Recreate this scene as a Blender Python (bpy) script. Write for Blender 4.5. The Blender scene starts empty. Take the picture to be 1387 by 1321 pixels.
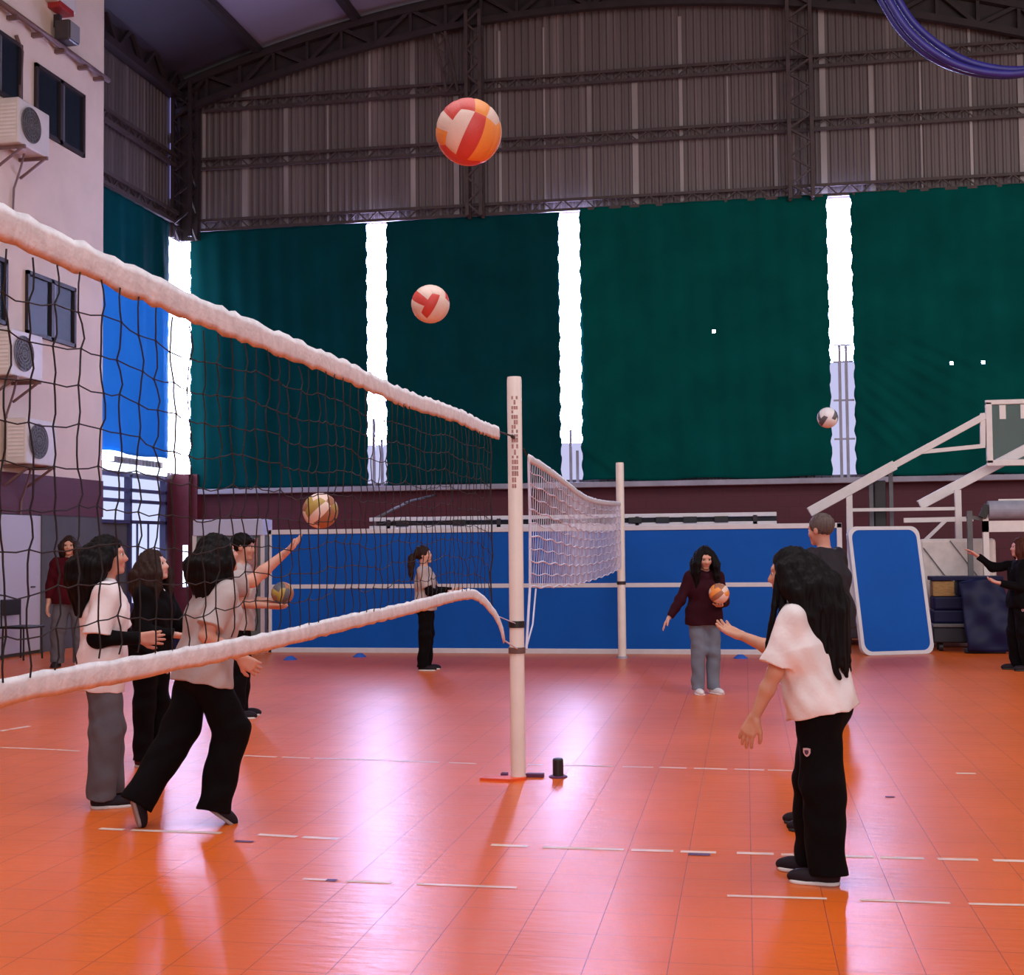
import bpy, math, random
import numpy as np
from mathutils import Vector, Matrix

random.seed(7)
scene = bpy.context.scene
COL = scene.collection
PI = math.pi

# ------------------------------------------------------------------ camera
F_PX = 1750.0                      # focal length in pixels of the 1387x1321 frame
CAM_H = 1.55
YAW, PITCH, ROLL = math.radians(10.2), math.atan(78 / F_PX), math.radians(-0.57)
cam_data = bpy.data.cameras.new('camera')
cam_data.sensor_fit = 'HORIZONTAL'
cam_data.sensor_width = 36.0
cam_data.lens = 36.0 * F_PX / 1387.0
cam_data.clip_end = 200
cam = bpy.data.objects.new('camera', cam_data)
CM = (Matrix.Rotation(YAW, 4, 'Z') @ Matrix.Rotation(PI / 2 + PITCH, 4, 'X') @ Matrix.Rotation(ROLL, 4, 'Z'))
CM.translation = Vector((0, 0, CAM_H))
cam.matrix_world = CM
COL.objects.link(cam)
scene.camera = cam

# ------------------------------------------------------------------ view, world, daylight, added fills
scene.view_settings.view_transform = 'Standard'
scene.view_settings.look = 'None'
scene.view_settings.gamma = 1.0
scene.view_settings.use_curve_mapping = False
scene.view_settings.exposure = 0.0
world = bpy.data.worlds.new('world')
scene.world = world
world.use_nodes = True
bg = world.node_tree.nodes['Background']
bg.inputs[0].default_value = (1.0, 0.91, 0.93, 1)
bg.inputs[1].default_value = 0.24


def area_light(name, loc, target, sx, sy, power, color):
    d = bpy.data.lights.new(name, 'AREA')
    d.shape = 'RECTANGLE'
    d.size, d.size_y, d.energy, d.color = sx, sy, power, color
    o = bpy.data.objects.new(name, d)
    o.location = loc
    o.rotation_euler = (Vector(target) - Vector(loc)).to_track_quat('-Z', 'Y').to_euler()
    COL.objects.link(o)
    return o


# daylight through the open entrance end of the hall behind the camera; added side fill lightens the right of the far wall
area_light('entrance_daylight', (3.0, -8.0, 6.0), (-3, 12, 2.5), 9, 5, 800, (1.0, 0.93, 0.96))
area_light('side_fill', (10.0, 11.0, 6.5), (-2, 24, 8.5), 8, 5, 520, (1.0, 0.90, 0.86))


area_light('roof_fill', (-1.5, 6.0, 11.0), (-1.5, 7.0, 0), 12, 9, 1050, (1.0, 0.94, 0.96))  # added fill hung below the closed roof to brighten the near floor


# ------------------------------------------------------------------ rays: where a seen point stands in the hall
def ray(px, py):
    d = Vector(((px - 693.5) / F_PX, -(py - 660.5) / F_PX, -1.0))
    return (CM.to_3x3() @ d)


def ground(px, py, z=0.0):
    d = ray(px, py)
    t = (z - CAM_H) / d.z
    return Vector((d.x * t, d.y * t, z))


def onY(px, py, Y):
    d = ray(px, py)
    t = Y / d.y
    return Vector((d.x * t, Y, CAM_H + d.z * t))


def onX(px, py, X):
    d = ray(px, py)
    t = X / d.x
    return Vector((X, d.y * t, CAM_H + d.z * t))


def atd(px, py, depth):
    d = ray(px, py)
    return Vector((d.x * depth, d.y * depth, CAM_H + d.z * depth))


# ------------------------------------------------------------------ materials
def mat(name, color, rough=0.6, metal=0.0, spec=0.5, noise=0.0, nscale=8.0, bump=0.0, bscale=40.0, stretch=None,
        sheen=0.0):
    m = bpy.data.materials.new(name)
    m.use_nodes = True
    nt = m.node_tree
    b = nt.nodes['Principled BSDF']
    b.inputs['Base Color'].default_value = (*color, 1)
    b.inputs['Roughness'].default_value = rough
    b.inputs['Metallic'].default_value = metal
    b.inputs['Specular IOR Level'].default_value = spec
    if sheen:
        b.inputs['Sheen Weight'].default_value = sheen
    if noise or bump:
        tc = nt.nodes.new('ShaderNodeTexCoord')
        src = tc.outputs['Object']
        if stretch:
            mp = nt.nodes.new('ShaderNodeMapping')
            mp.inputs['Scale'].default_value = stretch
            nt.links.new(src, mp.inputs[0])
            src = mp.outputs[0]
        if noise:
            n = nt.nodes.new('ShaderNodeTexNoise')
            n.inputs['Scale'].default_value = nscale
            n.inputs['Detail'].default_value = 5
            nt.links.new(src, n.inputs['Vector'])
            r = nt.nodes.new('ShaderNodeValToRGB')
            r.color_ramp.elements[0].position = 0.3
            r.color_ramp.elements[1].position = 0.7
            r.color_ramp.elements[0].color = (*[c * (1 - noise) for c in color], 1)
            r.color_ramp.elements[1].color = (*[min(1, c * (1 + noise)) for c in color], 1)
            nt.links.new(n.outputs['Fac'], r.inputs[0])
            nt.links.new(r.outputs[0], b.inputs['Base Color'])
        if bump:
            n2 = nt.nodes.new('ShaderNodeTexNoise')
            n2.inputs['Scale'].default_value = bscale
            n2.inputs['Detail'].default_value = 4
            nt.links.new(src, n2.inputs['Vector'])
            bp = nt.nodes.new('ShaderNodeBump')
            bp.inputs['Strength'].default_value = bump
            bp.inputs['Distance'].default_value = 0.01
            nt.links.new(n2.outputs['Fac'], bp.inputs['Height'])
            nt.links.new(bp.outputs[0], b.inputs['Normal'])
    return m


def emit(name, color, strength):
    m = bpy.data.materials.new(name)
    m.use_nodes = True
    nt = m.node_tree
    nt.nodes.remove(nt.nodes['Principled BSDF'])
    e = nt.nodes.new('ShaderNodeEmission')
    e.inputs[0].default_value = (*color, 1)
    e.inputs[1].default_value = strength
    nt.links.new(e.outputs[0], nt.nodes['Material Output'].inputs[0])
    return m


def floor_material():
    m = bpy.data.materials.new('sport_floor_tiles')
    m.use_nodes = True
    nt = m.node_tree
    N, L = nt.nodes, nt.links
    b = N['Principled BSDF']
    tc = N.new('ShaderNodeTexCoord')
    br = N.new('ShaderNodeTexBrick')
    br.offset = 0.0
    br.inputs['Scale'].default_value = 1.0
    br.inputs['Brick Width'].default_value = 0.305
    br.inputs['Row Height'].default_value = 0.305
    br.inputs['Mortar Size'].default_value = 0.0022
    br.inputs['Mortar Smooth'].default_value = 0.3
    br.inputs['Color1'].default_value = (0.86, 0.155, 0.014, 1)
    br.inputs['Color2'].default_value = (0.83, 0.146, 0.013, 1)
    br.inputs['Mortar'].default_value = (0.42, 0.05, 0.02, 1)
    L.new(tc.outputs['Object'], br.inputs['Vector'])
    n = N.new('ShaderNodeTexNoise')
    n.inputs['Scale'].default_value = 0.9
    n.inputs['Detail'].default_value = 6
    L.new(tc.outputs['Object'], n.inputs['Vector'])
    mx = N.new('ShaderNodeMix')
    mx.data_type = 'RGBA'
    mx.blend_type = 'MULTIPLY'
    mx.inputs[0].default_value = 1.0
    rp = N.new('ShaderNodeValToRGB')
    rp.color_ramp.elements[0].position = 0.3
    rp.color_ramp.elements[0].color = (0.86, 0.86, 0.88, 1)
    rp.color_ramp.elements[1].position = 0.7
    rp.color_ramp.elements[1].color = (1, 1, 1, 1)
    L.new(n.outputs['Fac'], rp.inputs[0])
    L.new(br.outputs['Color'], mx.inputs[6])
    L.new(rp.outputs[0], mx.inputs[7])
    L.new(mx.outputs[2], b.inputs['Base Color'])
    # scuffed gloss
    n2 = N.new('ShaderNodeTexNoise')
    n2.inputs['Scale'].default_value = 3.5
    n2.inputs['Detail'].default_value = 6
    L.new(tc.outputs['Object'], n2.inputs['Vector'])
    mr = N.new('ShaderNodeMapRange')
    mr.inputs['To Min'].default_value = 0.285
    mr.inputs['To Max'].default_value = 0.35
    L.new(n2.outputs['Fac'], mr.inputs['Value'])
    L.new(mr.outputs[0], b.inputs['Roughness'])
    b.inputs['Specular IOR Level'].default_value = 0.52
    mp = N.new('ShaderNodeMapping')
    mp.inputs['Scale'].default_value = (7, 22, 1)
    L.new(tc.outputs['Object'], mp.inputs[0])
    n3 = N.new('ShaderNodeTexNoise')
    n3.inputs['Scale'].default_value = 1.0
    n3.inputs['Detail'].default_value = 5
    L.new(mp.outputs[0], n3.inputs['Vector'])
    ad = N.new('ShaderNodeMath')
    ad.operation = 'MULTIPLY_ADD'
    ad.inputs[1].default_value = -0.5
    L.new(br.outputs['Fac'], ad.inputs[0])
    L.new(n3.outputs['Fac'], ad.inputs[2])
    bp = N.new('ShaderNodeBump')
    bp.inputs['Strength'].default_value = 0.6
    bp.inputs['Distance'].default_value = 0.006
    L.new(ad.outputs[0], bp.inputs['Height'])
    L.new(bp.outputs[0], b.inputs['Normal'])
    return m


def sheet_material(name, base, axis):
    """Ribbed steel cladding: paler sheet laps at uneven spacing."""
    m = bpy.data.materials.new(name)
    m.use_nodes = True
    nt = m.node_tree
    N, L = nt.nodes, nt.links
    b = N['Principled BSDF']
    b.inputs['Roughness'].default_value = 0.5
    b.inputs['Metallic'].default_value = 0.15
    tc = N.new('ShaderNodeTexCoord')
    mp = N.new('ShaderNodeMapping')
    mp.inputs['Scale'].default_value = (3.2, 0.02, 0.05) if axis == 'X' else (0.02, 3.2, 0.05)
    L.new(tc.outputs['Object'], mp.inputs[0])
    n = N.new('ShaderNodeTexNoise')
    n.inputs['Scale'].default_value = 1.0
    n.inputs['Detail'].default_value = 3
    L.new(mp.outputs[0], n.inputs['Vector'])
    rp = N.new('ShaderNodeValToRGB')
    e = rp.color_ramp.elements
    e[0].position = 0.35
    e[0].color = (*[c * 0.85 for c in base], 1)
    e[1].position = 0.60
    e[1].color = (*[c * 1.08 for c in base], 1)
    e2 = e.new(0.70)
    e2.color = (*[min(1, c * 1.9) for c in base], 1)
    L.new(n.outputs['Fac'], rp.inputs[0])
    L.new(rp.outputs[0], b.inputs['Base Color'])
    return m


def brick_material(name, color, mortar, scale=1.0):
    m = bpy.data.materials.new(name)
    m.use_nodes = True
    nt = m.node_tree
    N, L = nt.nodes, nt.links
    b = N['Principled BSDF']
    b.inputs['Roughness'].default_value = 0.6
    tc = N.new('ShaderNodeTexCoord')
    mp = N.new('ShaderNodeMapping')
    mp.inputs['Rotation'].default_value = (PI / 2, 0, 0)
    L.new(tc.outputs['Object'], mp.inputs[0])
    br = N.new('ShaderNodeTexBrick')
    br.inputs['Scale'].default_value = scale
    br.inputs['Brick Width'].default_value = 0.4
    br.inputs['Row Height'].default_value = 0.2
    br.inputs['Mortar Size'].default_value = 0.008
    br.inputs['Color1'].default_value = (*color, 1)
    br.inputs['Color2'].default_value = (*[c * 0.85 for c in color], 1)
    br.inputs['Mortar'].default_value = (*mortar, 1)
    L.new(mp.outputs[0], br.inputs['Vector'])
    L.new(br.outputs['Color'], b.inputs['Base Color'])
    return m


def curtain_material(name, color, transl=0.0):
    m = mat(name, color, 0.9, spec=0.04, noise=0.16, nscale=1.3, bump=0.25, bscale=60)
    if transl:
        nt = m.node_tree
        t = nt.nodes.new('ShaderNodeBsdfTranslucent')
        t.inputs[0].default_value = (*color, 1)
        mx = nt.nodes.new('ShaderNodeMixShader')
        mx.inputs[0].default_value = transl
        b = nt.nodes['Principled BSDF']
        nt.links.new(b.outputs[0], mx.inputs[1])
        nt.links.new(t.outputs[0], mx.inputs[2])
        nt.links.new(mx.outputs[0], nt.nodes['Material Output'].inputs[0])
    return m


def glass_material(name, tint=(0.9, 0.95, 0.95), alpha=0.07):
    m = mat(name, tint, 0.08, spec=0.5)
    m.node_tree.nodes['Principled BSDF'].inputs['Alpha'].default_value = alpha
    return m


M = {
    'floor': floor_material(),
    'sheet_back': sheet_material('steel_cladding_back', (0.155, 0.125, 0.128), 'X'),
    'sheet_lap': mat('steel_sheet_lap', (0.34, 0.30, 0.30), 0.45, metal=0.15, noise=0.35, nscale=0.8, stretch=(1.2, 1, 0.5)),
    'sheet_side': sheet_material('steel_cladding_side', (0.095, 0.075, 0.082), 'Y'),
    'roof': mat('roof_sheet', (0.040, 0.033, 0.050), 0.6, noise=0.15, nscale=1.2),
    'roof_light': mat('roof_translucent_sheet', (0.22, 0.19, 0.26), 0.5),
    'steel': mat('dark_steel', (0.026, 0.016, 0.019), 0.55, noise=0.2, nscale=5),
    'steel_rust': mat('brown_steel', (0.060, 0.040, 0.041), 0.55, noise=0.25, nscale=6),
    'maroon': brick_material('maroon_block', (0.10, 0.012, 0.028), (0.075, 0.010, 0.022)),
    'maroon_plain': mat('maroon_paint', (0.13, 0.016, 0.035), 0.5, noise=0.12),
    'cream': mat('cream_plaster', (0.72, 0.58, 0.48), 0.85, noise=0.06, nscale=1.5, bump=0.1),
    'grey_wall': mat('grey_plaster', (0.085, 0.085, 0.09), 0.8, noise=0.1, nscale=2),
    'white_door': mat('white_door_paint', (0.50, 0.48, 0.55), 0.5),
    'sill': mat('pale_sill', (0.36, 0.36, 0.46), 0.5, noise=0.15, nscale=4),
    'day': emit('daylight_pane', (0.53, 0.54, 1.0), 56.0),
    'day_soft': emit('daylight_pane_soft', (0.62, 0.72, 1.0), 4.0),
    'day_side': emit('daylight_pane_side', (0.80, 0.84, 1.0), 5.0),
    'day_low': emit('daylight_pane_low', (0.66, 0.66, 1.0), 0.85),
    'day_dim': emit('daylight_gap', (0.35, 0.33, 0.85), 0.8),
    'green': curtain_material('green_tarpaulin', (0.0012, 0.080, 0.072)),
    'green_dark': curtain_material('dark_green_tarpaulin', (0.0012, 0.048, 0.056)),
    'glow_blue_curtain': curtain_material('glow_blue_sheet', (0.05, 0.26, 0.52), 0.6),  # haze glow from the corner slit put into the sheet as blue
    'white_paint': mat('white_paint', (0.74, 0.70, 0.70), 0.4, noise=0.05),
    'post_paint': mat('post_white_paint', (0.80, 0.74, 0.70), 0.4, noise=0.05, nscale=6),
    'line_paint': mat('line_paint', (0.80, 0.58, 0.47), 0.5, noise=0.15, nscale=9),
    'tape': mat('net_tape_canvas', (0.80, 0.75, 0.79), 0.8, noise=0.12, nscale=22, bump=0.3, bscale=60),
    'black_cord': mat('black_cord', (0.010, 0.006, 0.008), 0.7, noise=0.1),
    'white_cord': mat('white_cord', (0.62, 0.62, 0.78), 0.7, noise=0.1),
    'rope': mat('grey_rope', (0.45, 0.40, 0.45), 0.8, noise=0.2, nscale=60),
    'board_blue': mat('blue_board', (0.003, 0.090, 0.44), 0.6, spec=0.15, noise=0.08, nscale=1.5),
    'board_edge': mat('white_board_edge', (0.62, 0.62, 0.68), 0.45, noise=0.05),
    'board_back': mat('board_underside', (0.16, 0.12, 0.12), 0.7, noise=0.1),
    'black': mat('black_plastic', (0.012, 0.011, 0.013), 0.5, noise=0.1),
    'dark_glass': mat('dark_window_glass', (0.012, 0.018, 0.026), 0.35, spec=0.15, noise=0.1),
    'glass': glass_material('backboard_glass'),
    'ac': mat('air_conditioner_shell', (0.62, 0.58, 0.56), 0.5, noise=0.05),
    'grille': mat('fan_grille', (0.11, 0.11, 0.12), 0.5, noise=0.1),
    'pipe': mat('brown_pipe', (0.16, 0.09, 0.085), 0.5, noise=0.2),
    'navy': mat('navy_vinyl', (0.005, 0.007, 0.045), 0.5, spec=0.25, noise=0.2, nscale=4),
    'navy_dark': mat('dark_navy_vinyl', (0.006, 0.006, 0.016), 0.5, noise=0.2, nscale=4),
    'foam': mat('beige_foam', (0.64, 0.57, 0.55), 0.8, noise=0.1),
    'grey_tube': mat('grey_vinyl', (0.30, 0.31, 0.40), 0.5, noise=0.12),
    'wood': mat('golden_wood', (0.30, 0.17, 0.05), 0.5, noise=0.3, nscale=12, stretch=(1, 8, 8)),
    'hose': mat('blue_hose', (0.022, 0.018, 0.17), 0.4, noise=0.2, nscale=5),
    'orange_pad': mat('orange_base_plate', (0.75, 0.09, 0.02), 0.5, noise=0.1),
    'purple_mark': mat('purple_tape_mark', (0.10, 0.02, 0.08), 0.6, noise=0.2),
    'red': mat('red_paint', (0.35, 0.02, 0.02), 0.5, noise=0.1),
    'blue_cone': mat('blue_marker_plastic', (0.03, 0.12, 0.55), 0.45, noise=0.05),
    'lamp': mat('lamp_housing', (0.05, 0.04, 0.045), 0.4, noise=0.1),
    'lamp_glass': mat('lamp_glass', (0.25, 0.25, 0.27), 0.15),
    'print': mat('brown_print', (0.42, 0.22, 0.21), 0.7, noise=0.3, nscale=30),
    'ball_white': mat('ball_cream_leather', (0.80, 0.60, 0.52), 0.5, noise=0.05, nscale=20, bump=0.15, bscale=300),
    'ball_orange': mat('ball_orange_leather', (0.86, 0.30, 0.06), 0.5, noise=0.05, nscale=20, bump=0.15, bscale=300),
    'ball_red': mat('ball_red_leather', (0.62, 0.06, 0.05), 0.5, noise=0.05, nscale=20, bump=0.15, bscale=300),
    'ball_brown': mat('ball_brown_leather', (0.36, 0.15, 0.08), 0.5, noise=0.1, nscale=20, bump=0.15, bscale=300),
    'ball_olive': mat('ball_yellow_leather', (0.42, 0.28, 0.06), 0.5, noise=0.1, nscale=20, bump=0.15, bscale=300),
    'ball_grey': mat('ball_grey_leather', (0.10, 0.10, 0.12), 0.5, noise=0.1, nscale=20, bump=0.15, bscale=300),
    'ball_plain': mat('ball_white_leather', (0.72, 0.70, 0.74), 0.5, noise=0.05, nscale=20, bump=0.15, bscale=300),
}


# ------------------------------------------------------------------ mesh building
class MB:
    def __init__(self):
        self.v, self.f, self.mi = [], [], []

    def add(self, verts, faces, mi=0):
        o = len(self.v)
        self.v += [tuple(p) for p in verts]
        self.f += [tuple(i + o for i in f) for f in faces]
        self.mi += [mi] * len(faces)

    def box(self, x0, x1, y0, y1, z0, z1, mi=0):
        p = [(x0, y0, z0), (x1, y0, z0), (x1, y1, z0), (x0, y1, z0), (x0, y0, z1), (x1, y0, z1), (x1, y1, z1), (x0, y1, z1)]
        self.add(p, [(0, 3, 2, 1), (4, 5, 6, 7), (0, 1, 5, 4), (1, 2, 6, 5), (2, 3, 7, 6), (3, 0, 4, 7)], mi)
        return self

    def bar(self, a, b, w, h=None, mi=0):
        """rectangular bar from a to b"""
        a, b = Vector(a), Vector(b)
        h = h or w
        d = (b - a).normalized()
        up = Vector((0, 0, 1)) if abs(d.z) < 0.95 else Vector((0, 1, 0))
        s = d.cross(up).normalized() * w / 2
        u = s.cross(d).normalized() * h / 2
        p = [q + i * s + j * u for q in (a, b) for i, j in ((-1, -1), (1, -1), (1, 1), (-1, 1))]
        self.add(p, [(3, 2, 1, 0), (4, 5, 6, 7), (0, 1, 5, 4), (1, 2, 6, 5), (2, 3, 7, 6), (3, 0, 4, 7)], mi)
        return self

    def tube(self, pts, r, n=8, mi=0, caps=True):
        pts = [Vector(p) for p in pts]
        rs = r if isinstance(r, (list, tuple)) else [r] * len(pts)
        rings, prev = [], None
        for i, p in enumerate(pts):
            d = (pts[min(i + 1, len(pts) - 1)] - pts[max(i - 1, 0)]).normalized()
            if prev is None:
                up = Vector((0, 0, 1)) if abs(d.z) < 0.9 else Vector((1, 0, 0))
                s = d.cross(up).normalized()
            else:
                s = (prev - prev.dot(d) * d).normalized()
            prev = s
            u = d.cross(s)
            rings.append([p + rs[i] * (math.cos(2 * PI * k / n) * s + math.sin(2 * PI * k / n) * u) for k in range(n)])
        v = [q for R in rings for q in R]
        f = []
        for i in range(len(rings) - 1):
            for k in range(n):
                k2 = (k + 1) % n
                f.append((i * n + k, i * n + k2, (i + 1) * n + k2, (i + 1) * n + k))
        if caps:
            f.append(tuple(range(n - 1, -1, -1)))
            f.append(tuple((len(rings) - 1) * n + k for k in range(n)))
        self.add(v, f, mi)
        return self

    def lathe(self, prof, n=24, c=(0, 0, 0), mi=0, cap=True):
        v, f = [], []
        for r, z in prof:
            for k in range(n):
                a = 2 * PI * k / n
                v.append((c[0] + r * math.cos(a), c[1] + r * math.sin(a), c[2] + z))
        for i in range(len(prof) - 1):
            for k in range(n):
                k2 = (k + 1) % n
                f.append((i * n + k, i * n + k2, (i + 1) * n + k2, (i + 1) * n + k))
        if cap:
            f.append(tuple(range(n - 1, -1, -1)))
            f.append(tuple((len(prof) - 1) * n + k for k in range(n)))
        self.add(v, f, mi)
        return self

    def prism(self, poly, a, b, mi=0):
        """poly: list of Vectors (closed outline), swept by vector b - a"""
        d = Vector(b) - Vector(a)
        n = len(poly)
        v = [Vector(p) for p in poly] + [Vector(p) + d for p in poly]
        f = [tuple(range(n - 1, -1, -1)), tuple(range(n, 2 * n))]
        for k in range(n):
            f.append((k, (k + 1) % n, n + (k + 1) % n, n + k))
        self.add(v, f, mi)
        return self

    def build(self, name, mats, parent=None, smooth=False, bevel=0.0, loc=None):
        me = bpy.data.meshes.new(name)
        me.from_pydata(self.v, [], self.f)
        mats = mats if isinstance(mats, (list, tuple)) else [mats]
        for m in mats:
            me.materials.append(m)
        if len(mats) > 1:
            me.polygons.foreach_set('material_index', self.mi)
        if smooth:
            me.polygons.foreach_set('use_smooth', [True] * len(me.polygons))
        me.update()
        o = bpy.data.objects.new(name, me)
        COL.objects.link(o)
        if loc is not None:
            o.location = loc
        if parent is not None:
            o.parent = parent
        if bevel:
            b = o.modifiers.new('bevel', 'BEVEL')
            b.width, b.segments, b.limit_method = bevel, 2, 'ANGLE'
        return o


def tag(o, label, cat, group=None, kind=None):
    o['label'] = label
    o['category'] = cat
    if group:
        o['group'] = group
    if kind:
        o['kind'] = kind
    return o


def thing(name, label, cat, loc=(0, 0, 0), rotz=0.0, group=None):
    o = bpy.data.objects.new(name, None)
    o.empty_display_size = 0.2
    COL.objects.link(o)
    o.location = loc
    o.rotation_euler = (0, 0, rotz)
    return tag(o, label, cat, group)


def struct(o, label=None, cat=None):
    o['kind'] = 'structure'
    if label:
        o['label'] = label
    if cat:
        o['category'] = cat
    return o


def copy_thing(root, loc, rotz, label, group=None):
    r = root.copy()
    COL.objects.link(r)
    r.location = loc
    r.rotation_euler = (0, 0, rotz)
    r['label'] = label
    if group:
        r['group'] = group
    for ch in list(root.children):
        c = ch.copy()
        COL.objects.link(c)
        c.parent = r
        for g in list(ch.children):
            d = g.copy()
            COL.objects.link(d)
            d.parent = c
    return r


# =================================================================== THE HALL
XL, XR, YB = -11.0, 7.0, 24.0      # side walls, back wall
XC = -10.5                         # face of the cream annexe on the left
YE = 19.9                          # far end of the annexe


def arch(x):
    return 12.0 - 0.0204 * (x + 2.5) ** 2


struct(MB().box(XL - 0.3, XR + 3.5, -9, YB + 0.3, -0.15, 0).build('floor', M['floor']),
       'orange sport floor of square tiles with worn white court lines', 'floor')

# back wall: maroon block base, ribbed steel above up to the arched roof
struct(MB().box(XL - 0.2, XR + 0.2, YB, YB + 0.25, 0, 2.66).build('wall_back', M['maroon']),
       'maroon painted block wall along the far end', 'wall')
mb = MB()
xs, x = [], XL
while x < XR:
    for dx, dy in ((0, 0), (0.025, -0.022), (0.055, -0.022), (0.08, 0), (0.115, 0)):
        xs.append((x + dx, YB + 0.02 + dy))
    x += 0.136
v, f = [], []
for (px_, py_) in xs:
    v += [(px_, py_, 2.66), (px_, py_, arch(px_) + 0.1)]
for i in range(len(xs) - 1):
    f.append((2 * i, 2 * i + 2, 2 * i + 3, 2 * i + 1))
mb.add(v, f)
mb.box(XL, XR, YB + 0.08, YB + 0.12, 2.66, 10.2)
xl_ = XL + 0.5
while xl_ < XR:
    lw = 0.035 + 0.02 * math.sin(xl_ * 9)
    mb.box(xl_ - lw, xl_ + lw, YB - 0.016, YB + 0.01, 7.8, 10.22 + (1.2 if math.sin(xl_ * 5) > 0.2 else 0), 1)
    xl_ += 0.86
struct(mb.build('wall_back_upper', [M['sheet_back'], M['sheet_lap']]), 'ribbed grey steel cladding high on the far wall', 'wall')

# left side wall: ribbed steel, block base with a doorway
mb = MB()
ys, y = [], YB
while y > -6:
    for dy, dx in ((0, 0), (0.025, 0.022), (0.055, 0.022), (0.08, 0), (0.115, 0)):
        ys.append((XL - 0.02 + dx, y - dy))
    y -= 0.136
v, f = [], []
for (px_, py_) in ys:
    v += [(px_, py_, 2.9), (px_, py_, arch(XL) + 0.15)]
for i in range(len(ys) - 1):
    f.append((2 * i, 2 * i + 2, 2 * i + 3, 2 * i + 1))
mb.add(v, f)
mb.box(XL - 0.12, XL - 0.06, -6, YB, 2.9, 10.4)
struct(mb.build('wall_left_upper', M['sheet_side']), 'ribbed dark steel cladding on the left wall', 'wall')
struct(MB().box(XL - 0.25, XL, 23.35, YB + 0.25, 0, 2.9).box(XL - 0.25, XL, -6, 20.25, 0, 2.9).build('wall_left', M['maroon']))

# annexe
mb = MB()
mb.box(XL, XC, 4, YE, 2.68, 11.2)
struct(mb.build('wall_annexe', M['cream']), 'cream plastered annexe wall with windows and air conditioners', 'wall')
struct(MB().box(XL, XC + 0.02, 4, YE, 2.08, 2.68).build('trim_1', M['maroon']), 'dark maroon band under the cream wall', 'trim')
struct(MB().box(XL, XC, 4, YE, 0, 2.08).build('wall_annexe_lower', M['grey_wall']), 'dark grey ground-floor wall of the annexe', 'wall')

# roof: arched sheets, paler sheets, purlins, end truss
def roof_strip(x0, x1, y0, y1, dz):
    n = 6
    v, f = [], []
    for i in range(n + 1):
        xx = x0 + (x1 - x0) * i / n
        for yy in (y0, y1):
            for t in (0, 0.06):
                v.append((xx, yy, arch(xx) + 0.32 + dz + t))
    for i in range(n):
        a = 4 * i
        f += [(a, a + 4, a + 6, a + 2), (a + 1, a + 3, a + 7, a + 5), (a, a + 1, a + 5, a + 4), (a + 2, a + 6, a + 7, a + 3)]
    f += [(0, 2, 3, 1), (4 * n, 4 * n + 1, 4 * n + 3, 4 * n + 2)]
    return v, f


mb = MB()
for i in range(9):
    x0 = XL - 0.3 + i * 2.04
    for j in range(6):
        y0 = -6 + j * 5.05
        pale = (i in (2, 5)) or (i == 1 and j == 5)
        v, f = roof_strip(x0, x0 + 2.04, y0, y0 + 5.05, 0)
        mb.add(v, f, 1 if pale else 0)
struct(mb.build('ceiling', [M['roof'], M['roof_light']]), 'dark arched roof of sheets with a few paler sheets', 'ceiling')


def lattice(mb, p0, p1, off, cw, step):
    """two chords joined by zigzag lacing; off is the vector between the chords"""
    p0, p1, off = Vector(p0), Vector(p1), Vector(off)
    mb.bar(p0, p1, cw)
    mb.bar(p0 + off, p1 + off, cw)
    L = (p1 - p0).length
    n = max(2, int(L / step))
    for i in range(n):
        a = p0 + (p1 - p0) * i / n + (off if i % 2 else Vector())
        b = p0 + (p1 - p0) * (i + 1) / n + (Vector() if i % 2 else off)
        mb.bar(a, b, cw * 0.45)
    return mb


# purlins under the roof
mb = MB()
for i in range(1, 9):
    xx = XL + i * 2.0 - 0.25
    mb.bar((xx, -6, arch(xx) + 0.24), (xx, YB, arch(xx) + 0.24), 0.14, 0.16)
struct(mb.build('trim_2', M['steel']), 'steel purlins running under the roof', 'trim')
mb = MB()
for s in range(26):
    xa, xb = XL + s * (XR - XL) / 26, XL + (s + 1) * (XR - XL) / 26
    for dz in (0.12, -0.38):
        mb.bar((xa, YB - 0.3, arch(xa) + dz), (xb, YB - 0.3, arch(xb) + dz), 0.12)
    z0, z1 = (0.12, -0.38) if s % 2 else (-0.38, 0.12)
    mb.bar((xa, YB - 0.3, arch(xa) + z0), (xb, YB - 0.3, arch(xb) + z1), 0.07)
    mb.bar((xa, YB - 0.3, arch(xa) + 0.12), (xa, YB - 0.3, arch(xa) - 0.38), 0.06)
    # gusset sheet behind the lacing
    mb.add([(xa, YB - 0.2, arch(xa) - 0.36), (xb, YB - 0.2, arch(xb) - 0.36), (xb, YB - 0.2, arch(xb) + 0.3), (xa, YB - 0.2, arch(xa) + 0.3)], [(0, 1, 2, 3)])
struct(mb.build('trim_3', M['steel']), 'arched end truss of dark steel lattice', 'trim')
# eave beam along the left wall
mb = MB()
lattice(mb, (XL + 0.18, -6, 10.45), (XL + 0.18, YB, 10.45), (0, 0, 0.55), 0.14, 0.5)
mb.box(XL + 0.02, XL + 0.1, -6, YB, 10.40, 11.1)
struct(mb.build('trim_4', M['steel']), 'dark eave beam along the left wall', 'trim')
# girts on the back wall
for k, (zc, nm) in enumerate(((7.93, 'trim_5'), (9.16, 'trim_6'), (10.32, 'trim_7'))):
    mb = MB()
    x0 = XL + 0.3 if k < 2 else -10.4
    lattice(mb, (x0, YB - 0.14, zc - 0.09), (XR, YB - 0.14, zc - 0.09), (0, 0, 0.19), 0.055, 0.2)
    struct(mb.build(nm, M['steel_rust']), 'laced steel girt across the far wall', 'trim')
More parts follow.
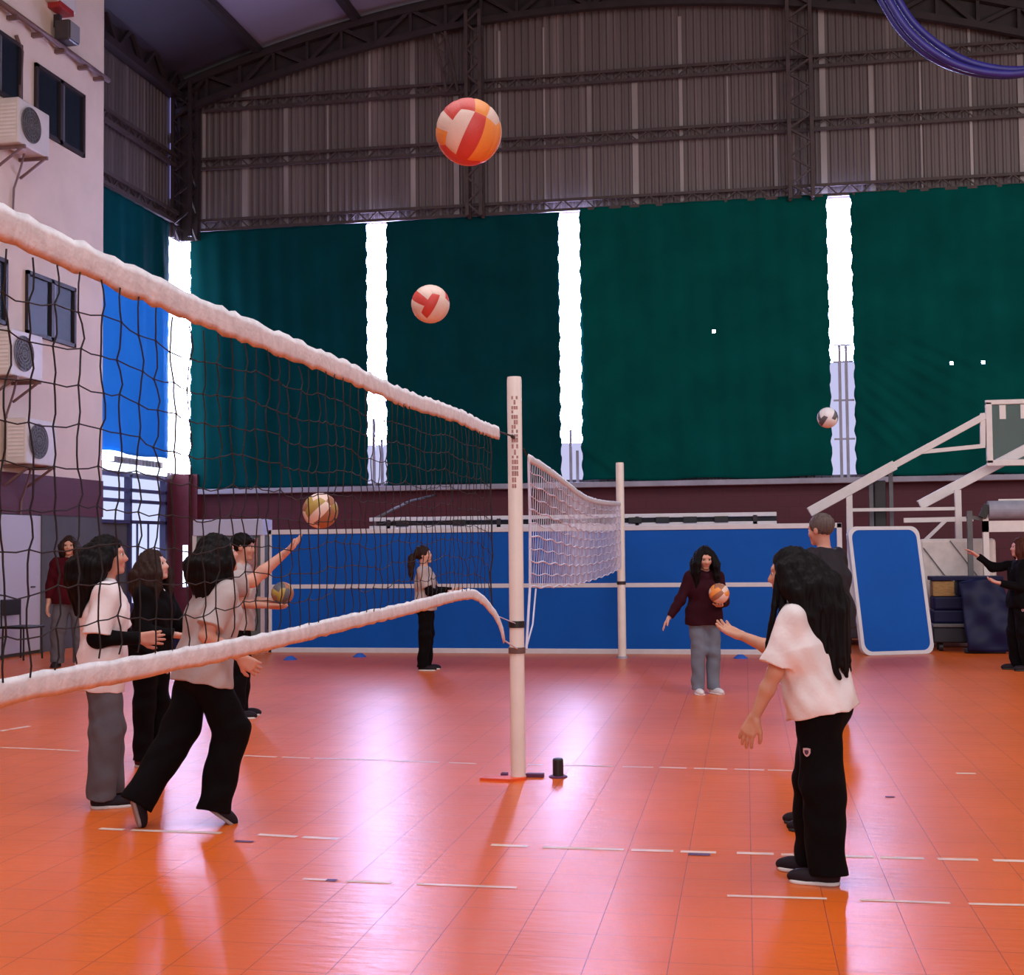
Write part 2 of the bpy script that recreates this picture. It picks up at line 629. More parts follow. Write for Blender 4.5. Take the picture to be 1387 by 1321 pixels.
# girts on the left wall
for k, zc in enumerate((9.05, 7.93)):
    mb = MB()
    lattice(mb, (XL + 0.12, YE - 6, zc), (XL + 0.12, YB - 0.4, zc), (0, 0, 0.2), 0.07, 0.22)
    struct(mb.build('trim_%d' % (8 + k), M['steel_rust']), 'laced steel girt on the left wall', 'trim')


def column(mb, x, y, z0, z1, w, d):
    for sx in (-1, 1):
        for sy in (-1, 1):
            mb.bar((x + sx * w / 2, y + sy * d / 2, z0), (x + sx * w / 2, y + sy * d / 2, z1), 0.065)
    n = int((z1 - z0) / 0.24)
    for i in range(n):
        za, zb = z0 + (z1 - z0) * i / n, z0 + (z1 - z0) * (i + 1) / n
        s = 1 if i % 2 else -1
        mb.bar((x - s * w / 2, y - d / 2, za), (x + s * w / 2, y - d / 2, zb), 0.035)
        mb.bar((x - w / 2, y - s * d / 2, za), (x - w / 2, y + s * d / 2, zb), 0.035)
        mb.bar((x + w / 2, y - s * d / 2, za), (x + w / 2, y + s * d / 2, zb), 0.035)


p = onY(643, 200, YB - 0.35)
mb = MB(); column(mb, p.x, YB - 0.35, 7.75, arch(p.x) - 0.2, 0.26, 0.22)
q = onY(594, 40, YB - 0.3); q2 = onY(612, 130, YB - 0.3)
lattice(mb, (q.x - 0.12, YB - 0.3, arch(q.x) - 0.3), (q2.x - 0.1, YB - 0.3, 10.2), (0.22, 0, 0), 0.05, 0.2)
struct(mb.build('trim_10', M['steel_rust']), 'laced steel column high on the far wall above the high ball', 'trim')
p = onY(1083, 130, YB - 0.35)
mb = MB(); column(mb, p.x, YB - 0.35, 7.75, arch(p.x) - 0.2, 0.40, 0.22)
struct(mb.build('trim_11', M['steel_rust']), 'laced steel column on the right of the far wall', 'trim')
mb = MB(); column(mb, XL + 0.28, YB - 0.42, 7.62, arch(XL) + 0.2, 0.36, 0.3)
mb.box(XL + 0.06, XL + 0.5, YB - 0.22, YB - 0.16, 7.62, 10.7)
struct(mb.build('trim_12', M['steel']), 'dark laced column in the far left corner', 'trim')
# block pier under it
struct(MB().box(XL, XL + 0.34, YB - 0.35, YB, 0, 3.0).box(XL + 0.34, XL + 0.45, YB - 0.2, YB, 0, 3.0).build('trim_13', M['maroon_plain']),
       'maroon pier in the far left corner', 'trim')
# pale sill under the curtains
mb = MB(); mb.box(XL + 0.5, XR, YB - 0.30, YB, 2.60, 2.70)
struct(mb.build('trim_14', M['sill'], bevel=0.01), 'pale sill under the green curtains', 'trim')

# daylight strips between the curtains ------------------------------------------------
CZ0, CZ1 = 2.71, 7.80


def wx(px, py=480, Y=YB - 0.15):
    return onY(px, py, Y).x


gaps = [(498, 524), (759, 788), (1122, 1156)]
nwin = 1
for (a, b), zs in zip(gaps, (3.50, 3.45, 4.80)):
    struct(MB().box(wx(a) - 0.25, wx(b) + 0.25, YB - 0.06, YB - 0.04, CZ0 + 0.05, zs).build('window_%d' % nwin, M['day_low']), 'dimmer foot of a daylight strip between green curtains', 'window')
    nwin += 1
    o = MB().box(wx(a) - 0.25, wx(b) + 0.25, YB - 0.06, YB - 0.04, zs, CZ1 - 0.02).build('window_%d' % nwin, M['day'])
    struct(o, 'tall strip of daylight between two green curtains', 'window')
    nwin += 1
# corner strip: two panes either side of the corner
o = MB().box(XL + 0.02, XL + 0.75, YB - 0.06, YB - 0.04, 3.02, 7.62).build('window_%d' % nwin, M['day']); struct(o); nwin += 1
o = MB().box(XL + 0.03, XL + 0.05, 23.16, YB - 0.06, 3.02, 7.62).build('window_%d' % nwin, M['day_side']); struct(o); nwin += 1
# thin gap high in the corner
o = MB().box(XL + 0.03, XL + 0.05, YB - 0.55, YB - 0.42, 9.7, 10.45).box(XL + 0.03, XL + 0.05, YB - 0.55, YB - 0.48, 8.4, 9.5).build('window_%d' % nwin, M['day_dim'])
struct(o); nwin += 1
# pinholes in the curtains let daylight through: a narrow pane stands behind each
HOLES = [(968, 447), (1290, 494), (1333, 492)]
for hx, hy in HOLES:
    q = onY(hx, hy, YB - 0.05)
    o = MB().box(q.x - 0.1, q.x + 0.1, YB - 0.06, YB - 0.04, q.z - 0.1, q.z + 0.1).build('window_%d' % nwin, M['day']); struct(o); nwin += 1
# slim posts standing in the lower part of the strips
mb = MB()
for px_, z1 in ((505, 4.0), (516, 3.6), (771, 3.7), (780, 3.3), (1137, 5.1), (1146, 5.1)):
    mb.bar((wx(px_), YB - 0.10, 2.7), (wx(px_), YB - 0.10, z1), 0.05)
for z in (3.4, 4.1, 4.8, 5.1):
    mb.bar((wx(1128), YB - 0.10, z), (wx(1156), YB - 0.10, z), 0.03)
struct(mb.build('trim_15', M['sill']), 'slim window posts inside the daylight strips', 'trim')


# curtains -----------------------------------------------------------------------------
def curtain(name, label, P, nu, nv, amp, folds, material, holes=(), hem=0.02, seed=0, axis='Y', ragged=0.02):
    """P: (a0, a1, z0, z1, fixed) along X on the back wall or along Y on the side wall"""
    rnd = random.Random(seed)
    a0, a1, z0, z1, fx = P
    ph = [rnd.uniform(0, 6.28) for _ in range(8)]
    v, f = [], []
    for j in range(nv + 1):
        t = j / nv
        for i in range(nu + 1):
            s = i / nu
            aa = a0 + (a1 - a0) * s
            zz = z0 + (z1 - z0) * t
            low = (1 - t)
            d = 0.35 * amp * math.sin(aa * 7.3 + ph[0]) * (0.4 + low) + 0.25 * amp * math.sin(aa * 15.1 + ph[1] + zz * 0.6)
            d += 0.15 * amp * math.sin(aa * 2.1 + zz * 1.7 + ph[2])
            for (fa, fz, ang, wid, am) in folds:
                u = (aa - fa) * math.cos(ang) + (zz - fz) * math.sin(ang)
                w = -(aa - fa) * math.sin(ang) + (zz - fz) * math.cos(ang)
                d += am * math.exp(-(u / wid) ** 2) * math.exp(-(w / 0.9) ** 2)
            edge = 0.0
            if i in (0, nu):
                edge = ragged * math.sin(zz * 19 + ph[4]) * rnd.uniform(0.3, 1)
            zz2 = zz + (hem * math.sin(aa * 3.3 + ph[3]) * low ** 4)
            v.append((aa + edge, fx - d, zz2) if axis == 'Y' else (fx + d, aa + edge, zz2))
    W = nu + 1
    for j in range(nv):
        for i in range(nu):
            ca = a0 + (a1 - a0) * (i + 0.5) / nu
            cz = z0 + (z1 - z0) * (j + 0.5) / nv
            if any(abs(ca - h[0]) < (a1 - a0) / nu * 0.51 and abs(cz - h[1]) < (z1 - z0) / nv * 0.51 for h in holes):
                continue
            q = (j * W + i, j * W + i + 1, (j + 1) * W + i + 1, (j + 1) * W + i)
            f.append(q if axis == 'Y' else q[::-1])
    mb = MB(); mb.add(v, f)
    o = mb.build(name, material, smooth=True)
    so = o.modifiers.new('thickness', 'SOLIDIFY'); so.thickness = 0.012; so.offset = 0
    return tag(o, label, 'curtain', 'green curtains along the far wall' if 'green' in label else None)


HW = [onY(hx, hy, YB - 0.17) for hx, hy in HOLES]
HP = [(h.x, h.z) for h in HW]
YCUR = YB - 0.17
f3 = []
x3a, x3b = wx(787), wx(1124)
for k in range(7):
    f3.append((x3a + 0.35 + 0.17 * k, 3.1 + 0.05 * k, 0.9, 0.06 + 0.02 * (k % 2), 0.10 - 0.006 * k))
x4 = wx(1156)
f4 = [(x4 + 0.3 + 0.16 * k, 3.6 + 0.2 * k, 0.75 + 0.05 * k, 0.06, 0.07) for k in range(8)]
curtain('curtain', 'dark green curtain panel next to the bright far left corner', (wx(258), wx(498), CZ0, CZ1, YCUR), 70, 90, 0.05, [], M['green_dark'], seed=1)
curtain('curtain', 'dark green curtain behind the small falling ball, second from the left corner', (wx(524), wx(759), CZ0, CZ1, YCUR), 70, 90, 0.05, [], M['green_dark'], seed=2)
curtain('curtain', 'wide green curtain with one pinhole of light and slanting folds at its foot', (x3a, x3b, CZ0 + 0.02, CZ1 + 0.05, YCUR), 80, 90, 0.05, f3, M['green'], holes=HP[:1], seed=3)
curtain('curtain', 'green curtain with two pinholes of light, behind the basketball backboard', (x4, XR - 0.3, CZ0 + 0.02, CZ1 + 0.05, YCUR), 80, 90, 0.05, f4, M['green'], holes=HP[1:], seed=4)
o = curtain('curtain', 'narrow dark curtain high on the left wall behind the white net tape', (YE - 1.0, 23.14, 6.64, CZ1 + 0.05, XL + 0.15), 40, 20, 0.04, [], M['green_dark'], seed=5, axis='X')
o = curtain('curtain', 'sheet hung on the left wall, coloured blue for the haze glow from the corner slit, seen through the black net', (YE - 1.0, 23.14, 3.25, 6.6, XL + 0.16), 40, 50, 0.04, [], M['glow_blue_curtain'], seed=6, axis='X')
o = MB().box(XL + 0.03, XL + 0.05, YE - 1.0, 23.14, 3.2, 6.5).build('window_%d' % nwin, M['day_soft']); struct(o); nwin += 1  # unseen glowing pane added to light the blue sheet from behind
o = MB().box(XL + 0.06, XL + 0.08, 20.3, 21.1, 3.10, 3.22).build('window_%d' % nwin, M['day']); struct(o); nwin += 1

o = MB().box(XL + 0.03, XL + 0.05, 20.25, 23.3, 2.94, 3.08).build('window_%d' % nwin, M['day_soft']); struct(o); nwin += 1

# glazed doorway in the left wall -------------------------------------------------------
mb = MB()
Y0, Y1 = 20.25, 23.35
mb.box(XL - 0.10, XL - 0.08, Y0, Y1, 2.04, 2.9)
mb.box(XL - 0.10, XL - 0.08, 22.0, Y1, 0.55, 2.04)
struct(mb.build('window_%d' % nwin, emit('door_daylight', (0.60, 0.66, 1.0), 1.15)), 'bright glazing over and beside the grey door', 'window'); nwin += 1
mb = MB()
for z in (2.04, 2.42, 2.62, 2.88):
    mb.box(XL - 0.08, XL + 0.04, Y0, Y1, z - 0.03, z + 0.03)
for yy in (Y0 + 0.03, 21.85, 23.3):
    mb.box(XL - 0.08, XL + 0.04, yy - 0.04, yy + 0.04, 0, 2.9)
mb.box(XL - 0.08, XL + 0.0, 22.0, Y1, 0, 0.56)
for yy in (22.3, 22.75):
    mb.box(XL - 0.08, XL - 0.05, yy - 0.015, yy + 0.015, 0.55, 2.04)
fr = mb.build('trim_16', mat('dark_blue_door_frame', (0.05, 0.05, 0.14), 0.5)); struct(fr, 'dark frame around the glazed doorway', 'trim')
struct(MB().box(XL - 0.08, XL - 0.02, Y0 + 0.06, 21.82, 0, 2.02).build('door_1', M['grey_wall']), 'dark grey door under the bright glazing', 'door')
d2 = MB().box(XC, XC + 0.05, onX(-6, 780, XC).y, onX(51, 780, XC).y, 0.05, 2.06).build('door_2', M['white_door'], bevel=0.008)
struct(d2, 'white door at the left edge under the maroon band', 'door')
kn = onX(44, 780, XC + 0.06)
MB().tube([(XC + 0.05, kn.y, 1.0), (XC + 0.10, kn.y, 1.0), (XC + 0.10, kn.y - 0.1, 1.0)], 0.012).build('door_handle', M['steel'], d2)
mb = MB()
mb.box(XC, XC + 0.07, onX(51, 780, XC).y, onX(54, 780, XC).y, 0, 2.08)
struct(mb.build('trim_17', M['grey_wall']))

# annexe windows ------------------------------------------------------------------------
def annexe_window(n, y0, y1, z0, z1, lab):
    w = MB().box(XC - 0.02, XC + 0.01, y0, y1, z0, z1).build('window_%d' % n, M['dark_glass'])
    struct(w, lab, 'window')
    mb = MB()
    t = 0.06
    for (a, b, c, d) in ((y0, y1, z0, z0 + t), (y0, y1, z1 - t, z1), (y0, y0 + t, z0, z1), (y1 - t, y1, z0, z1),
                         ((y0 + y1) / 2 - 0.04, (y0 + y1) / 2 + 0.04, z0, z1)):
        mb.box(XC + 0.0, XC + 0.05, a, b, c, d)
    mb.build('window_frame', M['steel'], w)
    MB().box(XC - 0.01, XC + 0.03, y0 + 0.5 * (y1 - y0) + 0.05, y0 + 0.5 * (y1 - y0) + 0.12, z0 + t, z1 - t).build('sash_rail', M['grille'], w)
    return w


wy = lambda px: onX(px, 400, XC).y
wz = lambda px, py: onX(px, py, XC).z
annexe_window(nwin, wy(44), wy(111), wz(105, 210), wz(45, 84), 'dark upper window beside the upper air conditioner'); nwin += 1
annexe_window(nwin, wy(-45), wy(25), wz(20, 142), wz(10, 50), 'dark upper window at the left edge of the photo'); nwin += 1
annexe_window(nwin, wy(34), wy(100), wz(98, 471), wz(40, 368), 'dark lower window seen through the net'); nwin += 1
annexe_window(nwin, wy(-50), wy(7), wz(2, 440), wz(2, 350), 'dark lower window at the left edge of the photo'); nwin += 1

# pipe along the annexe
p0, p1 = onX(-40, -26, XC + 0.12), onX(147, 109, XC + 0.12)
pt = thing('wall_pipe', 'brown pipe on brackets running along the top of the cream wall', 'pipe', (XC + 0.12, p0.y, p0.z))
dv = p1 - p0
MB().tube([(0, 0, 0), tuple(dv)], 0.045, 10).build('pipe_run', M['pipe'], pt, smooth=True)
for t in (0.28, 0.45, 0.62, 0.8, 0.93):
    q = dv * t
    MB().box(-0.12, 0.05, q.y - 0.03, q.y + 0.03, q.z - 0.10, q.z - 0.04).build('bracket', M['pipe'], pt)

# floodlight on the annexe
q = onX(90, 45, XC + 0.2)
fl = thing('floodlight', 'dark floodlight fixed to the top of the cream wall', 'lamp', (XC, q.y, q.z))
MB().box(0.08, 0.34, -0.16, 0.16, -0.16, 0.16).build('housing', M['lamp'], fl, bevel=0.03)
MB().box(0.34, 0.355, -0.13, 0.13, -0.13, 0.13).build('lens', M['lamp_glass'], fl)
MB().box(0, 0.1, -0.04, 0.04, 0.1, 0.30).build('bracket', M['steel'], fl)
q = onX(86, 0, XC + 0.15)
fb = thing('alarm_box', 'red and grey box on the cream wall above the floodlight', 'box', (XC, q.y, q.z))
MB().box(0, 0.2, -0.3, 0.3, -0.12, 0.12).build('cover', M['ac'], fb, bevel=0.02)
MB().box(0.01, 0.22, -0.22, 0.2, -0.2, -0.1).build('red_base', M['red'], fb, bevel=0.01)

# air conditioners ----------------------------------------------------------------------
def air_conditioner(px, py, label):
    q = onX(px, py, XC + 0.25)
    r = thing('air_conditioner', label, 'air conditioner', (XC, q.y, q.z - 0.33), group='air conditioners on the annexe')
    MB().box(0.10, 0.42, -0.42, 0.42, 0, 0.66).build('casing', M['ac'], r, bevel=0.02)
    mb = MB()
    n = 28
    ring = []
    for rr in (0.25, 0.20, 0.15, 0.10, 0.05):
        mb.tube([(0.435, -0.1 + rr * math.cos(2 * PI * k / n), 0.34 + rr * math.sin(2 * PI * k / n)) for k in range(n + 1)], 0.008, 6)
    for k in range(8):
        a = PI * k / 8
        mb.tube([(0.435, -0.1 - 0.25 * math.cos(a), 0.34 - 0.25 * math.sin(a)), (0.435, -0.1 + 0.25 * math.cos(a), 0.34 + 0.25 * math.sin(a))], 0.006, 5)
    gr = mb.build('fan_grille', M['grille'], r)
    mb = MB()
    mb.add([(0.424, -0.1 + 0.25 * math.cos(2 * PI * k / n), 0.34 + 0.25 * math.sin(2 * PI * k / n)) for k in range(n)], [tuple(range(n))])
    mb.build('fan_recess', M['grille'], r)
    mb = MB()
    for k in range(9):
        mb.box(0.14, 0.38, -0.426, -0.419, 0.10 + k * 0.055, 0.13 + k * 0.055)
    mb.build('side_vent', M['white_paint'], r)
    for s in (-0.3, 0.3):
        MB().box(0, 0.46, s - 0.02, s + 0.02, -0.05, 0).bar((0.02, s, -0.3), (0.42, s, -0.03), 0.03).build('bracket', M['pipe'], r)
    MB().tube([(0.2, 0.1, 0), (0.15, 0.1, -0.2), (0.03, 0.12, -0.5), (0.02, 0.1, -1.0)], 0.016, 6).build('drain_hose', M['pipe'], r)
    return r


air_conditioner(32, 175, 'upper air conditioner on the cream wall, above the net tape')
air_conditioner(22, 482, 'middle air conditioner on the cream wall, seen through the net below the tape')
air_conditioner(42, 600, 'lowest air conditioner on the cream wall, just above the maroon band')
# cables
mb = MB()
c0 = [onX(22, 48, XC + 0.03), onX(30, 70, XC + 0.03), onX(28, 110, XC + 0.03), onX(27, 140, XC + 0.03)]
mb.tube(c0, 0.03, 6)
tag(mb.build('cable', M['pipe'], smooth=True), 'brown cable dropping to the upper air conditioner', 'cable')

# ------------------------------------------------------------------ floor lines and marks
def dashes(name, pts, w, label):
    """worn painted line: pts are (px0, py0, px1, py1) runs"""
    mb = MB()
    for (ax, ay, bx, by) in pts:
        a, b = ground(ax, ay), ground(bx, by)
        d = (b - a).normalized(); s = Vector((-d.y, d.x, 0)) * w / 2
        z = Vector((0, 0, 0.002))
        mb.add([a - s + z, b - s + z, b + s + z, a + s + z], [(0, 1, 2, 3)])
    return struct(mb.build(name, M['line_paint']), label, 'floor line')


dashes('floor_line', [(0, 1013, 75, 1016), (77, 1016, 108, 1018), (330, 1024, 375, 1026), (382, 1026, 420, 1027.5), (425, 1027.5, 520, 1030), (530, 1031, 595, 1033),
                      (608, 1033.5, 645, 1035), (715, 1036, 735, 1036.7), (760, 1037, 830, 1038.5), (843, 1039, 885, 1040), (893, 1040, 930, 1041), (940, 1041.3, 985, 1042.5), (995, 1042.5, 1035, 1043.5), (1040, 1043.6, 1075, 1044.5)], 0.036, 'thin broken white line running past the near post')
dashes('floor_line', [(135, 1123, 168, 1124.5), (178, 1125, 300, 1129), (350, 1131, 402, 1134), (410, 1134.5, 458, 1137), (665, 1145, 715, 1147), (735, 1148, 845, 1151.5), (855, 1151.8, 912, 1153.5), (922, 1154, 970, 1155.5),
                      (998, 1156, 1048, 1157.5), (1058, 1158, 1115, 1159.5), (1125, 1159.5, 1183, 1161.5), (1192, 1162, 1252, 1163.5), (1270, 1164, 1325, 1165.5), (1345, 1166, 1400, 1167.5)], 0.045, 'broad broken white line crossing behind the front girl')
dashes('floor_line', [(410, 1191, 450, 1193), (470, 1194, 530, 1196.5), (565, 1198, 700, 1203), (985, 1214, 1120, 1218), (1165, 1219.5, 1287, 1224), (1312, 1225, 1400, 1227)], 0.03, 'faint white line under the shoes of the front girl')
dashes('floor_line', [(0, 991, 10, 989), (14, 988.5, 40, 984)], 0.06, 'short white line at the left edge beneath the net')
dashes('floor_line', [(1295, 1048, 1322, 1048.5)], 0.05, 'short white dash on the floor at the right')
for (a, b, w, lab) in (((932, 1157.5), (962, 1158.5), 0.05, 'dark purple tape mark beside the broad white line'), ((318, 1140), (343, 1141), 0.035, 'purple scuff on the floor beside the running girl'),
                       ((442, 1193), (456, 1193.5), 0.04, 'small dark scuff on the faint white line'), ((1199, 1080), (1212, 1080.5), 0.04, 'small dark scuff right of the front girl')):
    p, q = ground(*a), ground(*b)
    d = (q - p).normalized(); s = Vector((-d.y, d.x, 0)) * w / 2; z = Vector((0, 0, 0.003))
    mb = MB(); mb.add([p - s + z, q - s + z, q + s + z, p + s + z], [(0, 1, 2, 3)])
    struct(mb.build('floor_marking', M['purple_mark']), lab, 'floor mark')


# =================================================================== POSTS AND NETS
def volleyball_post(base, h, r, label, near):
    t = thing('net_post', label, 'post', base, 0, 'volleyball net posts')
    MB().lathe([(r, 0.0), (r, h - 0.02), (r * 0.93, h)], 28).build('pole', M['post_paint'], t, smooth=True).modifiers.new('e', 'EDGE_SPLIT')
    # hook collar for the net cord
    MB().lathe([(r + 0.006, 1.00), (r + 0.006, 1.045)], 28).build('collar', M['black'] if near else M['steel'], t)
    a = math.atan2(-base[1], -base[0])          # towards the hall entrance
    ca, sa = math.cos(a), math.sin(a)
    if near:
        MB().lathe([(r + 0.008, 0.83), (r + 0.008, 0.87)], 28).build('clamp_band', M['pipe'], t)
        # rows of worn printing up the side of the post
        mb = MB()
        rnd = random.Random(5)
        z = 1.93
        while z < 2.54:
            hgt = rnd.uniform(0.015, 0.035)
            for k, w in enumerate((-0.32, 0.0, 0.30)):
                if rnd.random() < 0.8:
                    pts = []
                    for zz in (z, z + hgt):
                        for dw in (-0.13, 0.13):
                            ang = a + w + dw
                            pts.append(((r + 0.0012) * math.cos(ang), (r + 0.0012) * math.sin(ang), zz))
                    mb.add(pts, [(0, 1, 3, 2)])
            z += hgt + rnd.uniform(0.004, 0.012)
        mb.build('printing', M['print'], t)
        MB().tube([(0, -r, 2.27), (0, -r - 0.05, 2.27)], 0.012).build('pulley_hook', M['steel'], t)
        # orange floor plate and dark anchor plates round the foot
        MB().prism([(-0.24, -0.10, 0.0), (-0.03, -0.13, 0.0), (0.06, -0.05, 0), (0.05, 0.03, 0), (-0.22, -0.02, 0)], (0, 0, 0), (0, 0, 0.018)).build('floor_plate', M['orange_pad'], t)
        for dx in (-0.105, 0.10):
            MB().box(dx - (0.025 if dx < 0 else 0.06), dx + (0.02 if dx < 0 else 0.06), 0.05, 0.10, 0, 0.025).build('anchor_plate', M['purple_mark'], t, bevel=0.004)
    else:
        MB().lathe([(r + 0.02, 0), (r + 0.02, 0.03)], 24).build('foot_ring', M['sill'], t)
        MB().box(-r - 0.03, -r, -0.04, 0.04, 1.30, 1.38).build('winch', M['steel'], t, bevel=0.008)
    return t


NP = ground(702, 1055)      # near post foot
FP = ground(843, 892)       # far post foot
volleyball_post(NP, 2.68, 0.049, 'nearer white net post with worn printing and an orange floor plate', True)
volleyball_post(FP, 2.66, 0.055, 'farther white net post standing before the long blue board', False)

rn = random.Random(11)


def net_pt(ya, z, xl=None):
    return Vector((NP.x, ya, z))


def ribbon(path, hgt, thick, seed=0, ragged=0.006):
    """flat canvas tape of height hgt that follows path"""
    r_ = random.Random(seed)
    v, f = [], []
    n = len(path)
    for i, p in enumerate(path):
        d = (path[min(i + 1, n - 1)] - path[max(i - 1, 0)]).normalized()
        s = Vector((-d.y, d.x, 0)).normalized() if abs(d.z) < 0.98 else Vector((1, 0, 0))
        u = s.cross(d)
        if u.z < 0:
            u = -u
        top = hgt / 2 + r_.uniform(-ragged, ragged)
        bot = -hgt / 2 + r_.uniform(-ragged, ragged)
        bul = thick * (1 + 0.2 * math.sin(i * 0.9 + seed))
        for (a, b) in ((0, bot), (bul, bot * 0.5), (bul * 0.8, top * 0.5), (0, top), (-bul * 0.8, top * 0.5), (-bul, bot * 0.5)):
            v.append(p + s * a + u * b)
    for i in range(n - 1):
        for k in range(6):
            k2 = (k + 1) % 6
            f.append((i * 6 + k, i * 6 + k2, (i + 1) * 6 + k2, (i + 1) * 6 + k))
    f.append(tuple(range(5, -1, -1)))
    f.append(tuple((n - 1) * 6 + k for k in range(6)))
    mb = MB(); mb.add(v, f)
    return mb


def top_z(y):
    return 2.225 + 0.035 * max(0, (y - 5.0) / 3) ** 1.5 + 0.006 * math.sin(y * 3.1)


def bot_z(y):
    z = 1.258 + 0.008 * math.sin(y * 1.3) + 0.020 * math.exp(-((y - 6.9) / 0.9) ** 2)
    if y > 7.1:
        z -= 0.12 * ((y - 7.1) / 0.6) ** 1.6
    return z


t = thing('volleyball_net', 'near black volleyball net with wide white tapes running out of the left edge', 'net', (NP.x, 3.2, 0))
O = Vector((NP.x, 3.2, 0))
YN0, YN1 = -1.4, 7.95
path = [Vector((NP.x, YN0 + (YN1 - YN0) * i / 190, 0)) - O for i in range(191)]
pt_ = [Vector((0.006 * math.sin(p.y * 4), p.y, top_z(p.y + 3.2))) for p in path]
ribbon(pt_, 0.082, 0.0045, 1, 0.006).build('top_tape', M['tape'], t, smooth=True)
path2 = [Vector((0, YN0 + (7.75 - YN0) * i / 180 - 3.2, 0)) for i in range(181)]
pb_ = [Vector((0.006 * math.sin(p.y * 3), p.y, bot_z(p.y + 3.2))) for p in path2]
ye = pb_[-1]
pb_ += [ye + Vector((0.004, 0.10, -0.05)), ye + Vector((0.01, 0.17, -0.11)), ye + Vector((0.012, 0.22, -0.17))]
ribbon(pb_, 0.060, 0.006, 2, 0.003).build('bottom_tape', M['tape'], t, smooth=True)
# cords to the post
MB().tube([(0, YN1 - 3.2, 2.262), (0, NP.y - 3.2 - 0.05, 2.275)], 0.006, 6).build('top_cord', M['black_cord'], t)
MB().tube([pb_[-1], (0.01, NP.y - 3.2 - 0.03, 0.86)], 0.005, 6).tube([pb_[-4], (0.0, NP.y - 3.2 - 0.05, 1.03)], 0.003, 6).build('bottom_cord', M['white_cord'], t)
mb = MB()
yy = YN0 + 0.05
knots = []
ncol = int((7.68 - YN0) / 0.10)
rows = 9
wob = [[(rn.uniform(-0.007, 0.007), rn.uniform(-0.010, 0.010), rn.uniform(-0.009, 0.009)) for _ in range(rows + 2)] for _ in range(ncol + 1)]


def knot(c, r_):
    y_ = YN0 + 0.05 + c * 0.10
    zt, zb = top_z(y_) - 0.04, bot_z(y_) + 0.03
    w = wob[c][r_]
    k = 1 if 0 < r_ < rows + 1 else 0.2
    return Vector((w[0] * k, y_ + w[1] * k - 3.2, zb + (zt - zb) * r_ / (rows + 1) + w[2] * k - 0.010 * math.sin(c * 0.7)))


for c in range(ncol + 1):
    pts = []
    for r_ in range(rows + 2):
        a = knot(c, r_)
        pts.append(a)
        if r_ < rows + 1:
            b = knot(c, r_ + 1)
            s = rn.uniform(-0.014, 0.014)
            pts += [a * 0.7 + b * 0.3 + Vector((0.004, s, 0)), a * 0.3 + b * 0.7 + Vector((0.002, s * 0.8, 0))]
    mb.tube(pts, 0.0022, 5, caps=False)
for r_ in range(1, rows + 1):
    pts = []
    for c in range(ncol + 1):
        a = knot(c, r_)
        pts.append(a)
        if c < ncol:
            pts.append((a + knot(c + 1, r_)) / 2 + Vector((0, 0, -rn.uniform(0.0, 0.008))))
    mb.tube(pts, 0.0018, 5, caps=False)
for c in range(ncol + 1):
    for r_ in range(1, rows + 1):
        p = knot(c, r_); k = 0.0046
        mb.add([p + Vector(q) for q in ((k, 0, 0), (-k, 0, 0), (0, k, 0), (0, -k, 0), (0, 0, k), (0, 0, -k))],
               [(0, 2, 4), (2, 1, 4), (1, 3, 4), (3, 0, 4), (2, 0, 5), (1, 2, 5), (3, 1, 5), (0, 3, 5)])
# side cord that closes the mesh
mb.tube([knot(ncol, k) + Vector((0, 0.02, 0)) for k in range(rows + 2)], 0.005, 5)
mb.build('net_mesh', M['black_cord'], t)

# the farther net, white cord, between both posts
t = thing('volleyball_net', 'farther white-corded net sagging between the two white posts', 'net', ((NP.x + FP.x) / 2, (NP.y + FP.y) / 2, 0))
O = Vector(t.location)
A2, B2 = Vector((NP.x + 0.05, NP.y + 0.25, 0)), Vector((FP.x, FP.y - 0.07, 0))


def n2(s, z):
    p = A2.lerp(B2, s) - O
    return Vector((p.x + 0.02 * math.sin(s * 9), p.y, z))


def n2_top(s):
    return 2.15 - 0.06 * s - 0.10 * math.sin(PI * s) ** 1.2 if s > 0 else 2.15


def n2_bot(s):
    return 1.26 - 0.02 * s - 0.075 * math.sin(PI * s)


N2 = 92
ribbon([n2(i / N2, n2_top(i / N2)) for i in range(N2 + 1)], 0.06, 0.008, 3, 0.004).build('top_tape', M['white_paint'], t, smooth=True)
mb = MB()
for i in range(N2 + 1):
    s = i / N2
    mb.tube([n2(s + 0.002 * math.sin(j * 2.3 + i), n2_bot(s) + (n2_top(s) - n2_bot(s)) * j / 10) for j in range(11)], 0.0026, 4, caps=False)
for j in range(10):
    mb.tube([n2(i / N2, n2_bot(i / N2) + (n2_top(i / N2) - n2_bot(i / N2)) * j / 10 + 0.008 * math.sin(i * 0.9 + j)) for i in range(N2 + 1)], 0.006 if j % 2 == 0 else 0.004, 4, caps=False)
mb.build('net_mesh', M['white_cord'], t)
mb = MB()
mb.tube([n2(0, 2.13), n2(0.003, 1.7), n2(0.0, 1.25), n2(-0.02, 0.85)], 0.009, 6)
mb.tube([n2(0.03, 1.24), n2(0.012, 1.0), n2(-0.02, 0.86)], 0.006, 6)
mb.build('side_rope', M['white_cord'], t)
MB().tube([n2(-0.01, 2.16), n2(-0.022, 2.20)], 0.006, 6).build('top_cord', M['black_cord'], t)

# black floor peg beside the post
p = ground(756, 1053)
t = thing('floor_peg', 'small black peg standing on the floor beside the nearer net post', 'peg', p)
MB().lathe([(0.036, 0.012), (0.036, 0.115), (0.03, 0.125)], 20).build('sleeve', M['black'], t, smooth=False)
MB().lathe([(0.062, 0), (0.062, 0.008), (0.05, 0.012)], 24).build('rim', M['purple_mark'], t)

